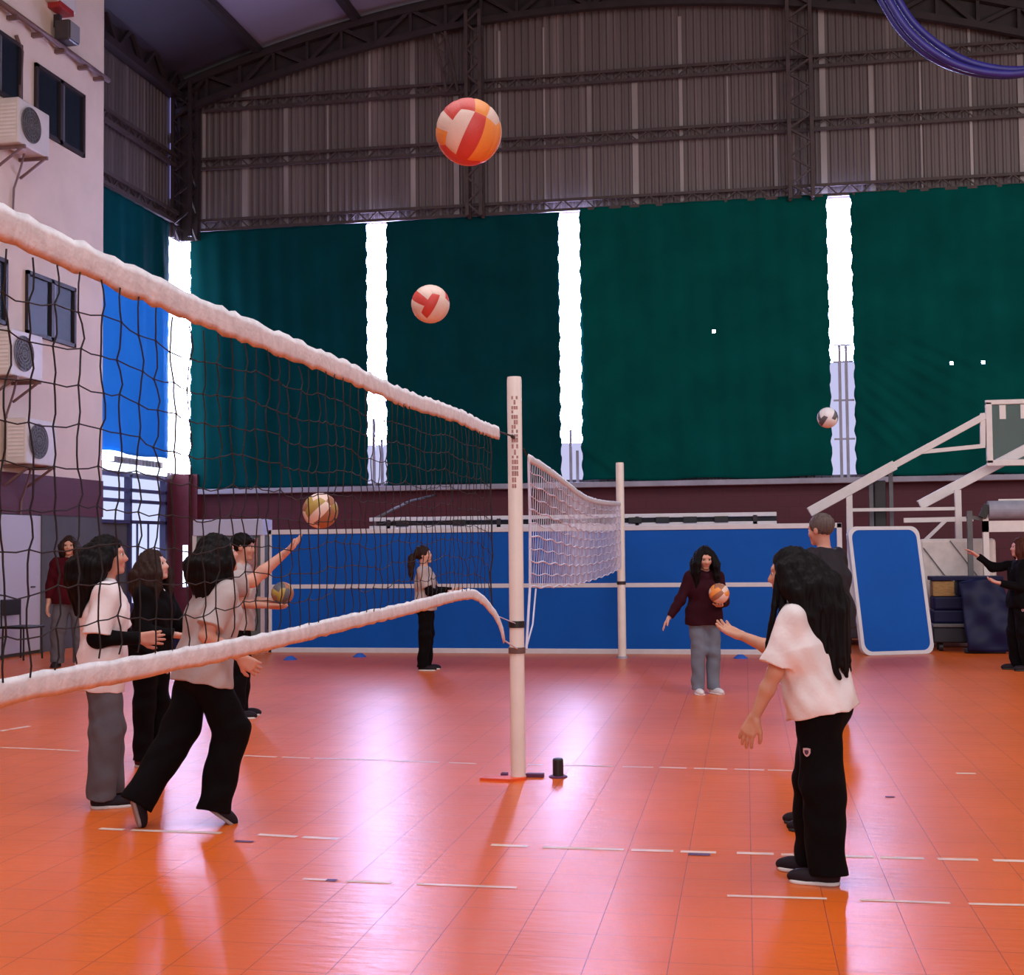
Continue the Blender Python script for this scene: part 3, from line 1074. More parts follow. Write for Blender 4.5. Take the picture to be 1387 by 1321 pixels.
# =================================================================== BLUE BOARDS AND THINGS BEHIND THEM
YBD = 18.25
bx0, bx1 = onY(364, 800, YBD).x, onY(1142, 800, YBD).x
t = thing('blue_board', 'long blue board with white border and white centre line across the hall', 'board', ((bx0 + bx1) / 2, YBD, 0))
hw = (bx1 - bx0) / 2
MB().box(-hw, hw, 0, 0.07, 0.06, 1.76).build('panel', M['board_blue'], t)
mb = MB()
for (a, b, c, d) in ((-hw, hw, 0.0, 0.075), (-hw, hw, 1.74, 1.81), (hw - 0.07, hw, 0, 1.81), (-hw, -hw + 0.05, 0, 1.81)):
    mb.box(a, b, -0.015, 0.085, c, d)
mb.build('border', M['board_edge'], t, bevel=0.006)
MB().box(-hw + 0.05, hw - 0.07, -0.006, 0.002, 0.94, 1.0).build('centre_line', M['board_edge'], t)
for s in (-0.92, -0.35, 0.3, 0.9):
    MB().box(s * hw - 0.04, s * hw + 0.04, 0.085, 0.55, 0, 0.06).bar((s * hw, 0.5, 0.05), (s * hw, 0.08, 1.2), 0.05).build('stand_leg', M['steel'], t)


def rounded_rect(w, h, r, n=8):
    pts = []
    for cx, cz, a0 in ((w / 2 - r, r, -PI / 2), (w / 2 - r, h - r, 0), (-w / 2 + r, h - r, PI / 2), (-w / 2 + r, r, PI)):
        for k in range(n + 1):
            a = a0 + PI / 2 * k / n
            pts.append(Vector((cx + r * math.cos(a), 0, cz + r * math.sin(a))))
    return pts


def leaning_board(px, py, w, h, yaw, lean, label, gname):
    g = ground(px, py)
    t = bpy.data.objects.new('blue_board', None)
    COL.objects.link(t)
    t.location = g
    t.rotation_euler = (-lean, 0, yaw)
    tag(t, label, 'board')
    outer = rounded_rect(w, h, 0.13)
    inner = [Vector((p.x * (w - 0.10) / w, 0, 0.05 + p.z * (h - 0.10) / h)) for p in outer]
    MB().prism([p + Vector((0, -0.008, 0)) for p in inner], (0, 0, 0), (0, 0.03, 0)).build('panel', M['board_blue'], t)
    mb = MB()
    n = len(outer)
    v = [p + Vector((0, -0.014, 0)) for p in outer] + [p + Vector((0, -0.014, 0)) for p in inner] + [p + Vector((0, 0.05, 0)) for p in outer] + [p + Vector((0, 0.05, 0)) for p in inner]
    f = []
    for k in range(n):
        k2 = (k + 1) % n
        f += [(k, k2, n + k2, n + k), (2 * n + k2, 2 * n + k, 3 * n + k, 3 * n + k2), (k2, k, 2 * n + k, 2 * n + k2), (n + k, n + k2, 3 * n + k2, 3 * n + k)]
    mb.add(v, f)
    mb.build('border', M['board_edge'], t, smooth=False)
    MB().prism([p * 0.97 + Vector((0, 0.032, 0.03)) for p in inner], (0, 0, 0), (0, 0.015, 0)).build('backing', M['board_back'], t)
    return t


leaning_board(1217, 887, 1.10, 1.79, math.radians(24), math.radians(11), 'shorter blue board with rounded white corners at the right end of the row', '')

# pale cabinet left of the long board
x0, x1 = onY(264, 720, 19.2).x, onY(356, 720, 19.2).x
t = thing('storage_cabinet', 'pale-topped grey cabinet behind the dark-haired boy at the left end of the blue board', 'cabinet', ((x0 + x1) / 2, 19.3, 0))
h_ = (x1 - x0) / 2
MB().box(-h_, h_, -0.1, 0.25, 0.05, 1.74).build('body', mat('greenish_grey_paint', (0.12, 0.15, 0.15), 0.6), t, bevel=0.01)
MB().box(-h_ - 0.02, h_ + 0.02, -0.14, 0.27, 1.74, 2.0).build('top', mat('pale_blue_paint', (0.52, 0.55, 0.74), 0.5), t, bevel=0.015)
for s in (-1, 1):
    MB().box(s * h_ - 0.03, s * h_ + 0.03, -0.125, -0.1, 0, 1.75).build('side_rail', M['white_paint'], t)
MB().box(h_ - 0.34, h_ - 0.28, -0.13, -0.1, 0.1, 1.72).build('door_stile', M['white_paint'], t)
MB().box(h_ - 0.25, h_ - 0.08, -0.125, -0.1, 0.9, 1.7).build('poster', mat('faded_poster', (0.40, 0.20, 0.18), 0.7, noise=0.4, nscale=9), t)
# small daylight gap by the pier
q = onY(249, 760, YB - 0.42)
o = MB().box(q.x - 0.05, q.x + 0.05, YB - 0.36, YB - 0.35, CAM_H - 0.75, CAM_H + 0.06).build('window_%d' % nwin, M['day_soft']); struct(o); nwin += 1

# long rail behind the board
x0, x1 = onY(500, 705, 19.0).x, onY(1052, 705, 19.0).x
t = thing('long_rail', 'long white rail with dark blocks just above the blue board', 'rail', (x0, 19.0, 0))
Lr = x1 - x0
MB().box(0, Lr, 0, 0.06, 1.93, 1.99).build('top_bar', M['white_paint'], t, bevel=0.008)
MB().box(0, Lr, 0, 0.06, 1.79, 1.86).build('lower_bar', M['white_paint'], t, bevel=0.008)
for s in (0.42, 1.3, 2.6, 3.55, 3.95, 4.35, 4.75, 5.2):
    MB().box(s, s + 0.2, -0.02, 0.08, 1.85, 1.94).build('block', M['black'], t, bevel=0.008)
for s in (0.05, 0.33, 0.67, 0.95):
    MB().box(s * Lr - 0.03, s * Lr + 0.03, 0.0, 0.06, 0, 1.95).build('leg', M['steel'], t)
MB().box(0.1, Lr, 0.09, 0.12, 1.72, 1.95).build('back_strip', M['navy_dark'], t)
# thin rod leaning over the wall
a, b = onY(507, 703, 19.6), onY(590, 671, 23.6)
t = thing('leaning_pole', 'thin dark pole slanting against the maroon wall left of the post', 'pole', (a.x, a.y, 0))
MB().tube([(0, 0, a.z), ((b.x - a.x) * 0.55, (b.y - a.y) * 0.55, a.z * 0.4 + b.z * 0.6 + 0.04), (b.x - a.x, b.y - a.y, b.z)], 0.025, 8).build('rod', M['grille'], t, smooth=True)
MB().tube([(0, 0, 0), (0, 0, a.z)], 0.025, 8).build('foot_rod', M['grille'], t, smooth=True)

# basketball stand ----------------------------------------------------------------------
YH = 20.3
g0 = onY(1230, 700, YH)
t = thing('basketball_stand', 'white portable basketball stand with folded arms and a framed backboard', 'basketball stand', (g0.x, YH, 0))


def H(px, py, dy=0.0):
    q = onY(px, py, YH)
    return Vector((q.x - g0.x, dy, q.z))


w0 = M['white_paint']
MB().bar(H(1096, 694), H(1212, 630), 0.12, 0.15).build('lower_boom', w0, t, bevel=0.01)
MB().bar(H(1205, 634), H(1335, 563), 0.09, 0.10).build('upper_boom', w0, t, bevel=0.008)
MB().bar(H(1248, 684, 0.25), H(1400, 604, 0.25), 0.12, 0.15).build('parallel_boom', w0, t, bevel=0.01)
MB().bar(H(1243, 613), H(1334, 604), 0.06).build('brace', w0, t)
MB().bar(H(1331, 560), H(1331, 604), 0.07).build('brace', w0, t)
MB().bar(H(1152, 691), H(1297, 689), 0.05, 0.05).build('cross_bar', w0, t)
MB().bar(H(1224, 705), H(1318, 703), 0.06, 0.07).build('cross_bar', w0, t)
MB().bar(H(1252, 733), H(1282, 704), 0.05).build('brace', w0, t)
for (px_, py_, zlow) in ((1150, 668, 0.3), (1297, 664, 0.3)):
    q = H(px_, py_)
    MB().bar(q, (q.x, 0, zlow), 0.09).build('upright', w0, t)
for (px_, py_) in ((1181, 640), (1208, 632)):
    q = H(px_, py_, 0.2)
    MB().bar(q, (q.x, 0.2, 0.3), 0.06).build('lift_post', M['grille'], t)
q = H(1193, 650, 0.22)
MB().box(q.x - 0.09, q.x + 0.09, 0.16, 0.34, 1.6, q.z).build('counterweight', M['black'], t, bevel=0.02)
a, b = H(1150, 880), H(1300, 880)
MB().box(a.x - 0.2, b.x + 0.2, -0.3, 0.9, 0.10, 0.34).build('base', M['grille'], t, bevel=0.03)
for sx in (a.x, b.x):
    for sy in (-0.15, 0.75):
        MB().tube([(sx - 0.03, sy, 0.06), (sx + 0.03, sy, 0.06)], 0.06, 16).build('wheel', M['black'], t)
c0, c1 = H(1340, 628), H(1340, 545)
bw = 1.75
bo = MB().box(c0.x, c0.x + bw, -0.02, 0.0, c0.z, c1.z).build('backboard', M['glass'], t)
mb = MB()
for (xa, xb, za, zb) in ((c0.x - 0.04, c0.x + bw + 0.04, c1.z - 0.04, c1.z + 0.03), (c0.x - 0.04, c0.x + bw + 0.04, c0.z - 0.04, c0.z + 0.05), (c0.x - 0.04, c0.x + 0.05, c0.z, c1.z), (c0.x + bw - 0.05, c0.x + bw + 0.04, c0.z, c1.z)):
    mb.box(xa, xb, -0.05, 0.02, za, zb)
mb.build('backboard_frame', w0, bo, bevel=0.008)
for mx_ in (0.16, 0.46):
    MB().box(c0.x + mx_, c0.x + mx_ + 0.09, -0.026, -0.021, c1.z - 0.26, c1.z - 0.05).build('backboard_mark', w0, bo)

# mats at the right ---------------------------------------------------------------------
YM = 18.95
def Q(px, py, Y=YM):
    return onY(px, py, Y)


a, b = Q(1264, 880), Q(1362, 880)
t = thing('mat_trolley', 'dark trolley of navy gym mats right of the rounded blue board', 'trolley', ((a.x + b.x) / 2, YM, 0))
w = (b.x - a.x) / 2
MB().box(-w, w, 0, 0.42, 0.12, 0.34).build('base', M['navy_dark'], t, bevel=0.02)
MB().box(-w, w, -0.03, 0.42, 0.34, 0.39).build('deck', M['grille'], t, bevel=0.01)
for k in range(2):
    MB().box(-w + 0.02 * k, w - 0.03 * k, 0.02, 0.40, 0.39 + k * 0.19, 0.58 + k * 0.19).build('gym_mat', M['navy'], t, bevel=0.03)
MB().box(-w + 0.36, w, 0.02, 0.40, 0.77, 0.99).build('gym_mat', M['navy'], t, bevel=0.03)
MB().box(-w, w, 0, 0.42, 0.99, 1.05).build('top_board', M['navy'], t, bevel=0.01)
for sx in (-w + 0.12, w - 0.12):
    for sy in (0.1, 0.32):
        MB().tube([(sx - 0.025, sy, 0.06), (sx + 0.025, sy, 0.06)], 0.06, 14).build('wheel', M['black'], t)
tag(MB().box(a.x + 0.02, a.x + 0.31, YM + 0.03, YM + 0.35, 0.772, 0.985).build('wood_block', M['wood'], bevel=0.01), 'golden wooden block lying on the navy mats of the trolley', 'block')
# draped navy cover
a, b = Q(1300, 880, YM - 0.3), Q(1368, 880, YM - 0.3)
t = thing('folded_mat', 'shiny navy crash mat slumped in front of the trolley beside the girl in black', 'mat', ((a.x + b.x) / 2, YM - 0.3, 0))
w = (b.x - a.x) / 2
v, f = [], []
nx, nz = 26, 26
for j in range(nz + 1):
    zz = j / nz
    for i in range(nx + 1):
        xx = -1 + 2 * i / nx
        fold = 0.02 * math.sin(9 * zz + 4 * xx) + 0.012 * math.sin(17 * zz - 3 * xx + 1)
        v.append((xx * w * (1 - 0.12 * zz) + 0.1 * (1 - zz), -0.06 + 0.22 * zz ** 2 + fold, 0.03 + zz * 1.0 * (1 - 0.06 * xx * xx)))
W = nx + 1
for j in range(nz):
    for i in range(nx):
        f.append((j * W + i, j * W + i + 1, (j + 1) * W + i + 1, (j + 1) * W + i))
mb = MB(); mb.add(v, f)
o = mb.build('cover', M['navy'], t, smooth=True)
so = o.modifiers.new('thick', 'SOLIDIFY'); so.thickness = 0.05; so.offset = -1
MB().box(-w * 0.8, w * 0.85, -0.02, 0.08, 0, 0.08).build('edge_roll', M['navy_dark'], t, bevel=0.02)
# beige crash mat standing behind
a, b = Q(1246, 760, 19.75), Q(1350, 760, 19.75)
t = thing('crash_mat', 'beige crash mat standing upright behind the navy mats', 'mat', ((a.x + b.x) / 2, 19.75, 0))
w = (b.x - a.x) / 2
MB().box(-w, w, 0, 0.2, 0, 1.58).build('foam', M['foam'], t, bevel=0.05)
mb = MB()
mb.bar((-w * 0.9, -0.012, 1.45), (w * 0.1, -0.012, 0.7), 0.02, 0.012).bar((-w * 0.2, -0.012, 1.55), (w * 0.8, -0.012, 0.8), 0.02, 0.012)
mb.build('seam', M['grille'], t)
# grey rolled mat on a rack
a, b = Q(1338, 690, 19.62), Q(1470, 690, 19.62)
t = thing('mat_rack', 'white and black rack holding a grey roll at the right edge', 'rack', (a.x, 19.62, 0))
Lk = b.x - a.x
for s in (-0.04, Lk - 0.1):
    MB().bar((s, 0, 0), (s, 0, 2.02), 0.08).build('post', M['white_paint'], t)
    MB().bar((s - 0.05, -0.05, 1.88), (s + 0.03, -0.05, 2.06), 0.1).build('post_cap', M['black'], t)
MB().bar((-0.08, 0, 1.75), (Lk, 0, 1.75), 0.08, 0.16).build('cross_bar', M['white_paint'], t)
MB().bar((-0.26, -0.02, 0), (-0.26, -0.02, 1.98), 0.07).bar((-0.3, -0.02, 1.9), (-0.05, 0, 1.85), 0.05).build('side_post', M['grille'], t)
MB().tube([(0, 0, 1.99), (Lk, 0, 1.99)], 0.13, 24).build('rolled_mat', M['grey_tube'], t, smooth=False)
MB().tube([(0.15, 0, 2.125), (Lk, 0, 2.125)], 0.02, 8).build('roll_seam', M['white_paint'], t)

# chair at the left edge
g = ground(2, 893) + Vector((0.32, 0, 0))
t = thing('chair', 'dark chair at the left edge in front of the white door', 'chair', g, math.radians(80))
for (sx, sy) in ((-0.19, -0.19), (0.19, -0.19), (-0.19, 0.19), (0.19, 0.19)):
    MB().tube([(sx, sy, 0), (sx * 0.95, sy * 0.95, 0.44)], 0.013, 8).build('leg', M['black'], t)
MB().box(-0.22, 0.22, -0.22, 0.22, 0.44, 0.475).build('seat', M['black'], t, bevel=0.015)
MB().box(-0.2, 0.2, 0.19, 0.22, 0.62, 0.85).build('backrest', M['black'], t, bevel=0.012)
for sx in (-0.19, 0.19):
    MB().tube([(sx, 0.2, 0.45), (sx, 0.21, 0.84)], 0.012, 8).build('back_post', M['black'], t)

# navy crate behind the girls
g = ground(224, 880)
t = thing('crate', 'navy crate with a pale lid on the floor behind the girls at the net', 'crate', g, math.radians(4))
MB().box(-0.24, 0.24, -0.2, 0.2, 0, 0.24).build('body', M['navy'], t, bevel=0.015)
MB().box(-0.26, 0.26, -0.22, 0.22, 0.24, 0.34).build('lid', mat('pale_lid', (0.55, 0.55, 0.72), 0.4), t, bevel=0.015)

# marker cones
for (px_, py_, lab) in ((393, 894, 'small blue marker disc on the floor left of the dark-sleeved girl, leftmost of three'), (487, 890, 'small blue marker disc on the floor before the board, second from the left'),
                        (1003, 892, 'small blue marker disc on the floor beside the jeans of the girl holding a ball')):
    g = ground(px_, py_)
    o = MB().lathe([(0.095, 0), (0.095, 0.006), (0.04, 0.05), (0.028, 0.05)], 24).build('marker_disc', M['blue_cone'], smooth=False, loc=g)
    tag(o, lab, 'marker', 'blue marker discs')

# hanging blue hose bundle ----------------------------------------------------------------
t = thing('hose_bundle', 'bundle of dark blue hoses looping down from the roof at the top right', 'hose', onY(1300, 90, 15.0))
O = Vector(t.location)
base = [(1168, -160), (1180, -70), (1192, -25), (1208, 8), (1230, 40), (1262, 68), (1300, 88), (1345, 98), (1390, 97), (1440, 80), (1490, 30), (1520, -80), (1530, -160)]
for k, (dx, dy, dyy) in enumerate(((-7, 5, 0), (9, -7, 0.05), (1, 2, -0.08))):
    pts = []
    for i, (px_, py_) in enumerate(base):
        sp = 1.0 if i < 6 else max(0.25, 1 - 0.15 * (i - 5))
        pts.append(onY(px_ + dx * sp, py_ + dy * sp, 15.0 + dyy) - O)
    # smooth
    sm = []
    for i in range(len(pts) - 1):
        p0_, p1_, p2_, p3_ = pts[max(i - 1, 0)], pts[i], pts[i + 1], pts[min(i + 2, len(pts) - 1)]
        for q_ in range(6):
            u = q_ / 6
            sm.append(0.5 * ((2 * p1_) + (p2_ - p0_) * u + (2 * p0_ - 5 * p1_ + 4 * p2_ - p3_) * u * u + (3 * p1_ - p0_ - 3 * p2_ + p3_) * u ** 3))
    sm.append(pts[-1])
    MB().tube(sm, 0.042, 10).build('hose', M['hose'], t, smooth=True)


# =================================================================== BALLS
def ball(center, R, mats3, rot, label):
    v, f, mi = [], [], []
    n = 18
    idx = 0
    for face in range(6):
        grid = []
        for j in range(n + 1):
            for i in range(n + 1):
                a, b = -1 + 2 * i / n, -1 + 2 * j / n
                a2, b2 = math.tan(a * PI / 4), math.tan(b * PI / 4)
                p = [(1, a2, b2), (-1, b2, a2), (b2, 1, a2), (a2, -1, b2), (a2, b2, 1), (b2, a2, -1)][face]
                l = math.sqrt(sum(c * c for c in p))
                groove = 0.985 if (i % 6 == 0 or j in (0, n)) else 1.0
                grid.append(tuple(c / l * R * groove for c in p))
        o = len(v)
        v += grid
        W = n + 1
        for j in range(n):
            for i in range(n):
                f.append((o + j * W + i, o + j * W + i + 1, o + (j + 1) * W + i + 1, o + (j + 1) * W + i))
                mi.append((i // 6 + face // 2) % 3)
    me = bpy.data.meshes.new('volleyball')
    me.from_pydata(v, [], f)
    for m in mats3:
        me.materials.append(m)
    me.polygons.foreach_set('material_index', mi)
    me.polygons.foreach_set('use_smooth', [True] * len(f))
    o = bpy.data.objects.new('volleyball', me)
    COL.objects.link(o)
    o.location = center
    o.rotation_euler = rot
    tag(o, label, 'ball', 'volleyballs')
    return o


m_ = M
ball(atd(635, 179, 4.15), 0.106, (m_['ball_orange'], m_['ball_white'], m_['ball_red']), (0.5, 0.35, 0.5), 'orange and cream volleyball highest in the air, in front of the steel wall')
ball(atd(583, 412, 7.15), 0.106, (m_['ball_white'], m_['ball_red'], m_['ball_white']), (0.5, 0.3, 0.9), 'cream and red volleyball in mid-air before the second green curtain')
ball(atd(434, 692, 7.55), 0.104, (m_['ball_brown'], m_['ball_olive'], m_['ball_white']), (0.2, 0.8, 0.4), 'brownish volleyball just above the raised hand of the running girl')
ball(atd(1121, 566, 13.0), 0.104, (m_['ball_plain'], m_['ball_grey'], m_['ball_plain']), (0.9, 0.4, 0.2), 'white and grey volleyball flying beside the rightmost strip of daylight')


# =================================================================== PEOPLE
def V(*a):
    return np.array(a, dtype=np.float64)


def nz(v):
    v = np.asarray(v, float)
    return v / np.linalg.norm(v)


def cap(a, b, r1, r2=None, k=0.02, w=1.0, axis=None, flat=None):
    """round cone from a to b; w widens it along axis; flat cuts the b end square"""
    return dict(t='c', a=V(*a), b=V(*b), r1=r1, r2=r1 if r2 is None else r2, k=k, w=w, axis=axis, flat=flat)


def ell(c, r, R=None, k=0.02, sub=False):
    """ellipsoid, radii r along the columns of R"""
    return dict(t='e', c=V(*c), r=V(*r), R=np.eye(3) if R is None else R, k=k, sub=sub)


def plane(p, n):
    """keep the side with dot(x - p, n) < 0"""
    return dict(t='p', p=V(*p), n=nz(n))


def bbox(pr):
    if pr['t'] == 'c':
        m = max(pr['r1'], pr['r2']) * max(1.0, pr['w'])
        return np.minimum(pr['a'], pr['b']) - m, np.maximum(pr['a'], pr['b']) + m
    m = np.abs(pr['R']) @ pr['r']
    return pr['c'] - m, pr['c'] + m


def sdf_mesh(prims, h, wrinkle=None, extra=None):
    pos = [p for p in prims if p['t'] != 'p' and not p.get('sub')]
    lo = np.min([bbox(p)[0] for p in pos], axis=0) - 4 * h
    hi = np.max([bbox(p)[1] for p in pos], axis=0) + 4 * h
    n = np.ceil((hi - lo) / h).astype(int) + 1
    D = np.full(tuple(n), 0.5, dtype=np.float32)
    ax = [(lo[i] + h * np.arange(n[i])).astype(np.float32) for i in range(3)]
    for p in prims:
        if p['t'] == 'p':
            nn = p['n'].astype(np.float32)
            d = ((ax[0] - p['p'][0]) * nn[0])[:, None, None] + ((ax[1] - p['p'][1]) * nn[1])[None, :, None] + ((ax[2] - p['p'][2]) * nn[2])[None, None, :]
            np.maximum(D, d, out=D)
            continue
        b0, b1 = bbox(p)
        pad = p['k'] * 1.5 + 3.5 * h
        i0 = np.maximum(np.floor((b0 - pad - lo) / h).astype(int), 0)
        i1 = np.minimum(np.ceil((b1 + pad - lo) / h).astype(int) + 1, n)
        if np.any(i1 <= i0):
            continue
        sl = tuple(slice(i0[i], i1[i]) for i in range(3))
        X = ax[0][sl[0]][:, None, None]; Y = ax[1][sl[1]][None, :, None]; Z = ax[2][sl[2]][None, None, :]
        if p['t'] == 'c':
            a, b = p['a'], p['b']
            ba = b - a
            L2 = float(ba @ ba) + 1e-12
            qx, qy, qz = X - np.float32(a[0]), Y - np.float32(a[1]), Z - np.float32(a[2])
            tt = np.clip((qx * np.float32(ba[0]) + qy * np.float32(ba[1]) + qz * np.float32(ba[2])) / np.float32(L2), 0, 1)
            dx, dy, dz = qx - tt * np.float32(ba[0]), qy - tt * np.float32(ba[1]), qz - tt * np.float32(ba[2])
            if p['w'] != 1.0:
                s = nz(p['axis']).astype(np.float32)
                dd = (dx * s[0] + dy * s[1] + dz * s[2]) * np.float32(1 - 1 / p['w'])
                dx, dy, dz = dx - dd * s[0], dy - dd * s[1], dz - dd * s[2]
            d = np.sqrt(dx * dx + dy * dy + dz * dz) - (np.float32(p['r1']) + tt * np.float32(p['r2'] - p['r1']))
            if p['flat'] is not None:
                u = nz(ba).astype(np.float32)
                d = np.maximum(d, (X - np.float32(b[0])) * u[0] + (Y - np.float32(b[1])) * u[1] + (Z - np.float32(b[2])) * u[2])
        else:
            R = p['R']
            qx, qy, qz = X - np.float32(p['c'][0]), Y - np.float32(p['c'][1]), Z - np.float32(p['c'][2])
            k0 = 0; k1 = 0
            for m in range(3):
                u = (qx * np.float32(R[0, m]) + qy * np.float32(R[1, m]) + qz * np.float32(R[2, m])) / np.float32(p['r'][m])
                k0 = k0 + u * u
                k1 = k1 + (u / np.float32(p['r'][m])) ** 2
            k0 = np.sqrt(k0); k1 = np.sqrt(k1) + 1e-9
            d = k0 * (k0 - 1) / k1
        k = np.float32(max(p['k'], 1e-4))
        o = D[sl]
        if p.get('sub'):
            d = -d
            hh = np.clip(0.5 - 0.5 * (o - d) / k, 0, 1)
            D[sl] = o * (1 - hh) + d * hh + k * hh * (1 - hh)
        else:
            hh = np.clip(0.5 + 0.5 * (d - o) / k, 0, 1)
            D[sl] = d * (1 - hh) + o * hh - k * hh * (1 - hh)
    if wrinkle:
        X = ax[0][:, None, None]; Y = ax[1][None, :, None]; Z = ax[2][None, None, :]
        for (amp, fx, fy, fz, ph) in wrinkle:
            D += np.float32(amp) * np.sin(fx * X + fy * Y + fz * Z + ph + 1.3 * np.sin(0.35 * fz * Z + 0.5 * fy * Y)).astype(np.float32)
    # surface nets
    S = D < 0
    n0, n1, n2 = D.shape
    c8 = [S[i:n0 - 1 + i, j:n1 - 1 + j, k:n2 - 1 + k] for i in (0, 1) for j in (0, 1) for k in (0, 1)]
    cnt = np.zeros((n0 - 1, n1 - 1, n2 - 1), np.int8)
    for c in c8:
        cnt += c
    act = (cnt > 0) & (cnt < 8)
    I = np.argwhere(act)
    idx = np.full(act.shape, -1, np.int64)
    idx[act] = np.arange(len(I))
    P = np.zeros((len(I), 3)); C = np.zeros(len(I))
    corner = [(i, j, k) for i in (0, 1) for j in (0, 1) for k in (0, 1)]
    vals = {c: D[I[:, 0] + c[0], I[:, 1] + c[1], I[:, 2] + c[2]].astype(np.float64) for c in corner}
    for c in corner:
        for m in range(3):
            if c[m] == 0:
                e = list(c); e[m] = 1; e = tuple(e)
                va, vb = vals[c], vals[e]
                x = (va < 0) != (vb < 0)
                t = np.where(x, va / np.where(x, va - vb, 1), 0)
                p = np.tile(np.array(c, float), (len(I), 1)); p[:, m] += t
                P[x] += p[x]; C[x] += 1
    P = lo + h * (I + P / C[:, None])
    quads = []
    for m in range(3):
        a_, b_ = [(1, 2), (2, 0), (0, 1)][m]
        sl0 = [slice(None)] * 3; sl1 = [slice(None)] * 3
        sl0[m] = slice(0, -1); sl1[m] = slice(1, None)
        x = S[tuple(sl0)] != S[tuple(sl1)]
        E = np.argwhere(x)
        ok = (E[:, a_] > 0) & (E[:, b_] > 0) & (E[:, a_] < D.shape[a_] - 1) & (E[:, b_] < D.shape[b_] - 1)
        E = E[ok]
        ins = S[E[:, 0], E[:, 1], E[:, 2]]
        q = []
        for (da, db) in ((-1, -1), (0, -1), (0, 0), (-1, 0)):
            F_ = E.copy(); F_[:, a_] += da; F_[:, b_] += db
            q.append(idx[F_[:, 0], F_[:, 1], F_[:, 2]])
        q = np.stack(q, 1)
        q[~ins] = q[~ins][:, ::-1]
        quads.append(q)
    Qd = np.concatenate(quads)
    return P, Qd


def make_obj(name, P, Qd, mats, parent, mi=None):
    me = bpy.data.meshes.new(name)
    me.vertices.add(len(P)); me.vertices.foreach_set('co', P.astype(np.float32).ravel())
    me.loops.add(len(Qd) * 4); me.loops.foreach_set('vertex_index', Qd.astype(np.int32).ravel())
    me.polygons.add(len(Qd))
    me.polygons.foreach_set('loop_start', np.arange(0, len(Qd) * 4, 4, dtype=np.int32))
    me.polygons.foreach_set('use_smooth', np.ones(len(Qd), bool))
    for m in mats:
        me.materials.append(m)
    if mi is not None:
        me.polygons.foreach_set('material_index', mi.astype(np.int32))
    me.update(calc_edges=True)
    o = bpy.data.objects.new(name, me)
    COL.objects.link(o)
    o.parent = parent
    return o


def rotm(axis, a):
    return np.array(Matrix.Rotation(a, 3, Vector(axis)))


def hand_prims(w, d, n, s, S, curl, spread=0.10):
    """w wrist, d along the hand, n out of the palm, s towards the thumb"""
    w, d, n, s = V(*w), nz(d), nz(n), nz(s)
    out = []
    lat = (0.030, 0.010, -0.010, -0.028)
    lens = (0.070, 0.078, 0.072, 0.056)
    for i in range(4):
        kn = w + S * (0.088 * d + lat[i] * s - (0.006 if i in (0, 3) else 0) * d)
        out.append(cap(w + S * (0.012 * d + lat[i] * 0.62 * s), kn, 0.0155 * S, 0.0135 * S, k=0.012))
        ang, p, dd = 0, kn, d
        fan = spread * (1.5 - i)
        for j, fr in enumerate((0.44, 0.32, 0.24)):
            ang += curl * (0.75, 1.0, 0.7)[j]
            dd = nz(math.cos(ang) * nz(d + fan * s) + math.sin(ang) * n)
            q = p + S * lens[i] * fr * dd
            out.append(cap(p, q, (0.0098, 0.0090, 0.0082)[j] * S, (0.0090, 0.0082, 0.0072)[j] * S, k=0.003))
            p = q
    t0 = w + S * (0.022 * d + 0.022 * s)
    t1 = w + S * (0.058 * d + 0.052 * s + 0.014 * n)
    t2 = t1 + S * 0.030 * nz(d + 0.35 * s + 0.35 * n)
    t3 = t2 + S * 0.024 * nz(d + 0.05 * s + 0.5 * n)
    out += [cap(t0, t1, 0.0165 * S, 0.0125 * S, k=0.012), cap(t1, t2, 0.0115 * S, 0.0105 * S, k=0.004), cap(t2, t3, 0.0105 * S, 0.008 * S, k=0.003)]
    return out


SKIN = {}


def skin(c):
    if c not in SKIN:
        m = mat('skin', c, 0.55, noise=0.06, nscale=14)
        b = m.node_tree.nodes['Principled BSDF']
        b.inputs['Subsurface Weight'].default_value = 0.08
        b.inputs['Subsurface Radius'].default_value = (0.02, 0.008, 0.004)
        SKIN[c] = m
    return SKIN[c]


def hair_mat(name, c):
    return mat(name, c, 0.6, spec=0.12, noise=0.35, nscale=60, stretch=(1, 1, 0.06), bump=0.5, bscale=90)


def cloth(name, c, rough=0.9):
    return mat(name, c, rough, spec=0.12, noise=0.10, nscale=5, bump=0.35, bscale=26)


HAIR_BLACK = hair_mat('black_hair', (0.005, 0.0035, 0.004))
HAIR_BROWN = hair_mat('dark_brown_hair', (0.030, 0.016, 0.013))
HAIR_RED = hair_mat('red_brown_hair', (0.065, 0.018, 0.012))
HAIR_GREY = hair_mat('grey_hair', (0.11, 0.085, 0.08))
EYE_W, EYE_D, LIP, BROW = mat('eye_white', (0.7, 0.66, 0.64), 0.2), mat('eye_iris', (0.02, 0.012, 0.01), 0.15), (0.50, 0.17, 0.15), mat('brow_hair', (0.02, 0.014, 0.012), 0.7)
SOLE_W, SOLE_D = mat('white_rubber', (0.72, 0.68, 0.68), 0.6), mat('black_rubber', (0.02, 0.02, 0.02), 0.6)
BADGE = mat('badge_thread', (0.62, 0.40, 0.42), 0.8, noise=0.1)
BADGE_D = mat('badge_dark_thread', (0.09, 0.03, 0.07), 0.8)


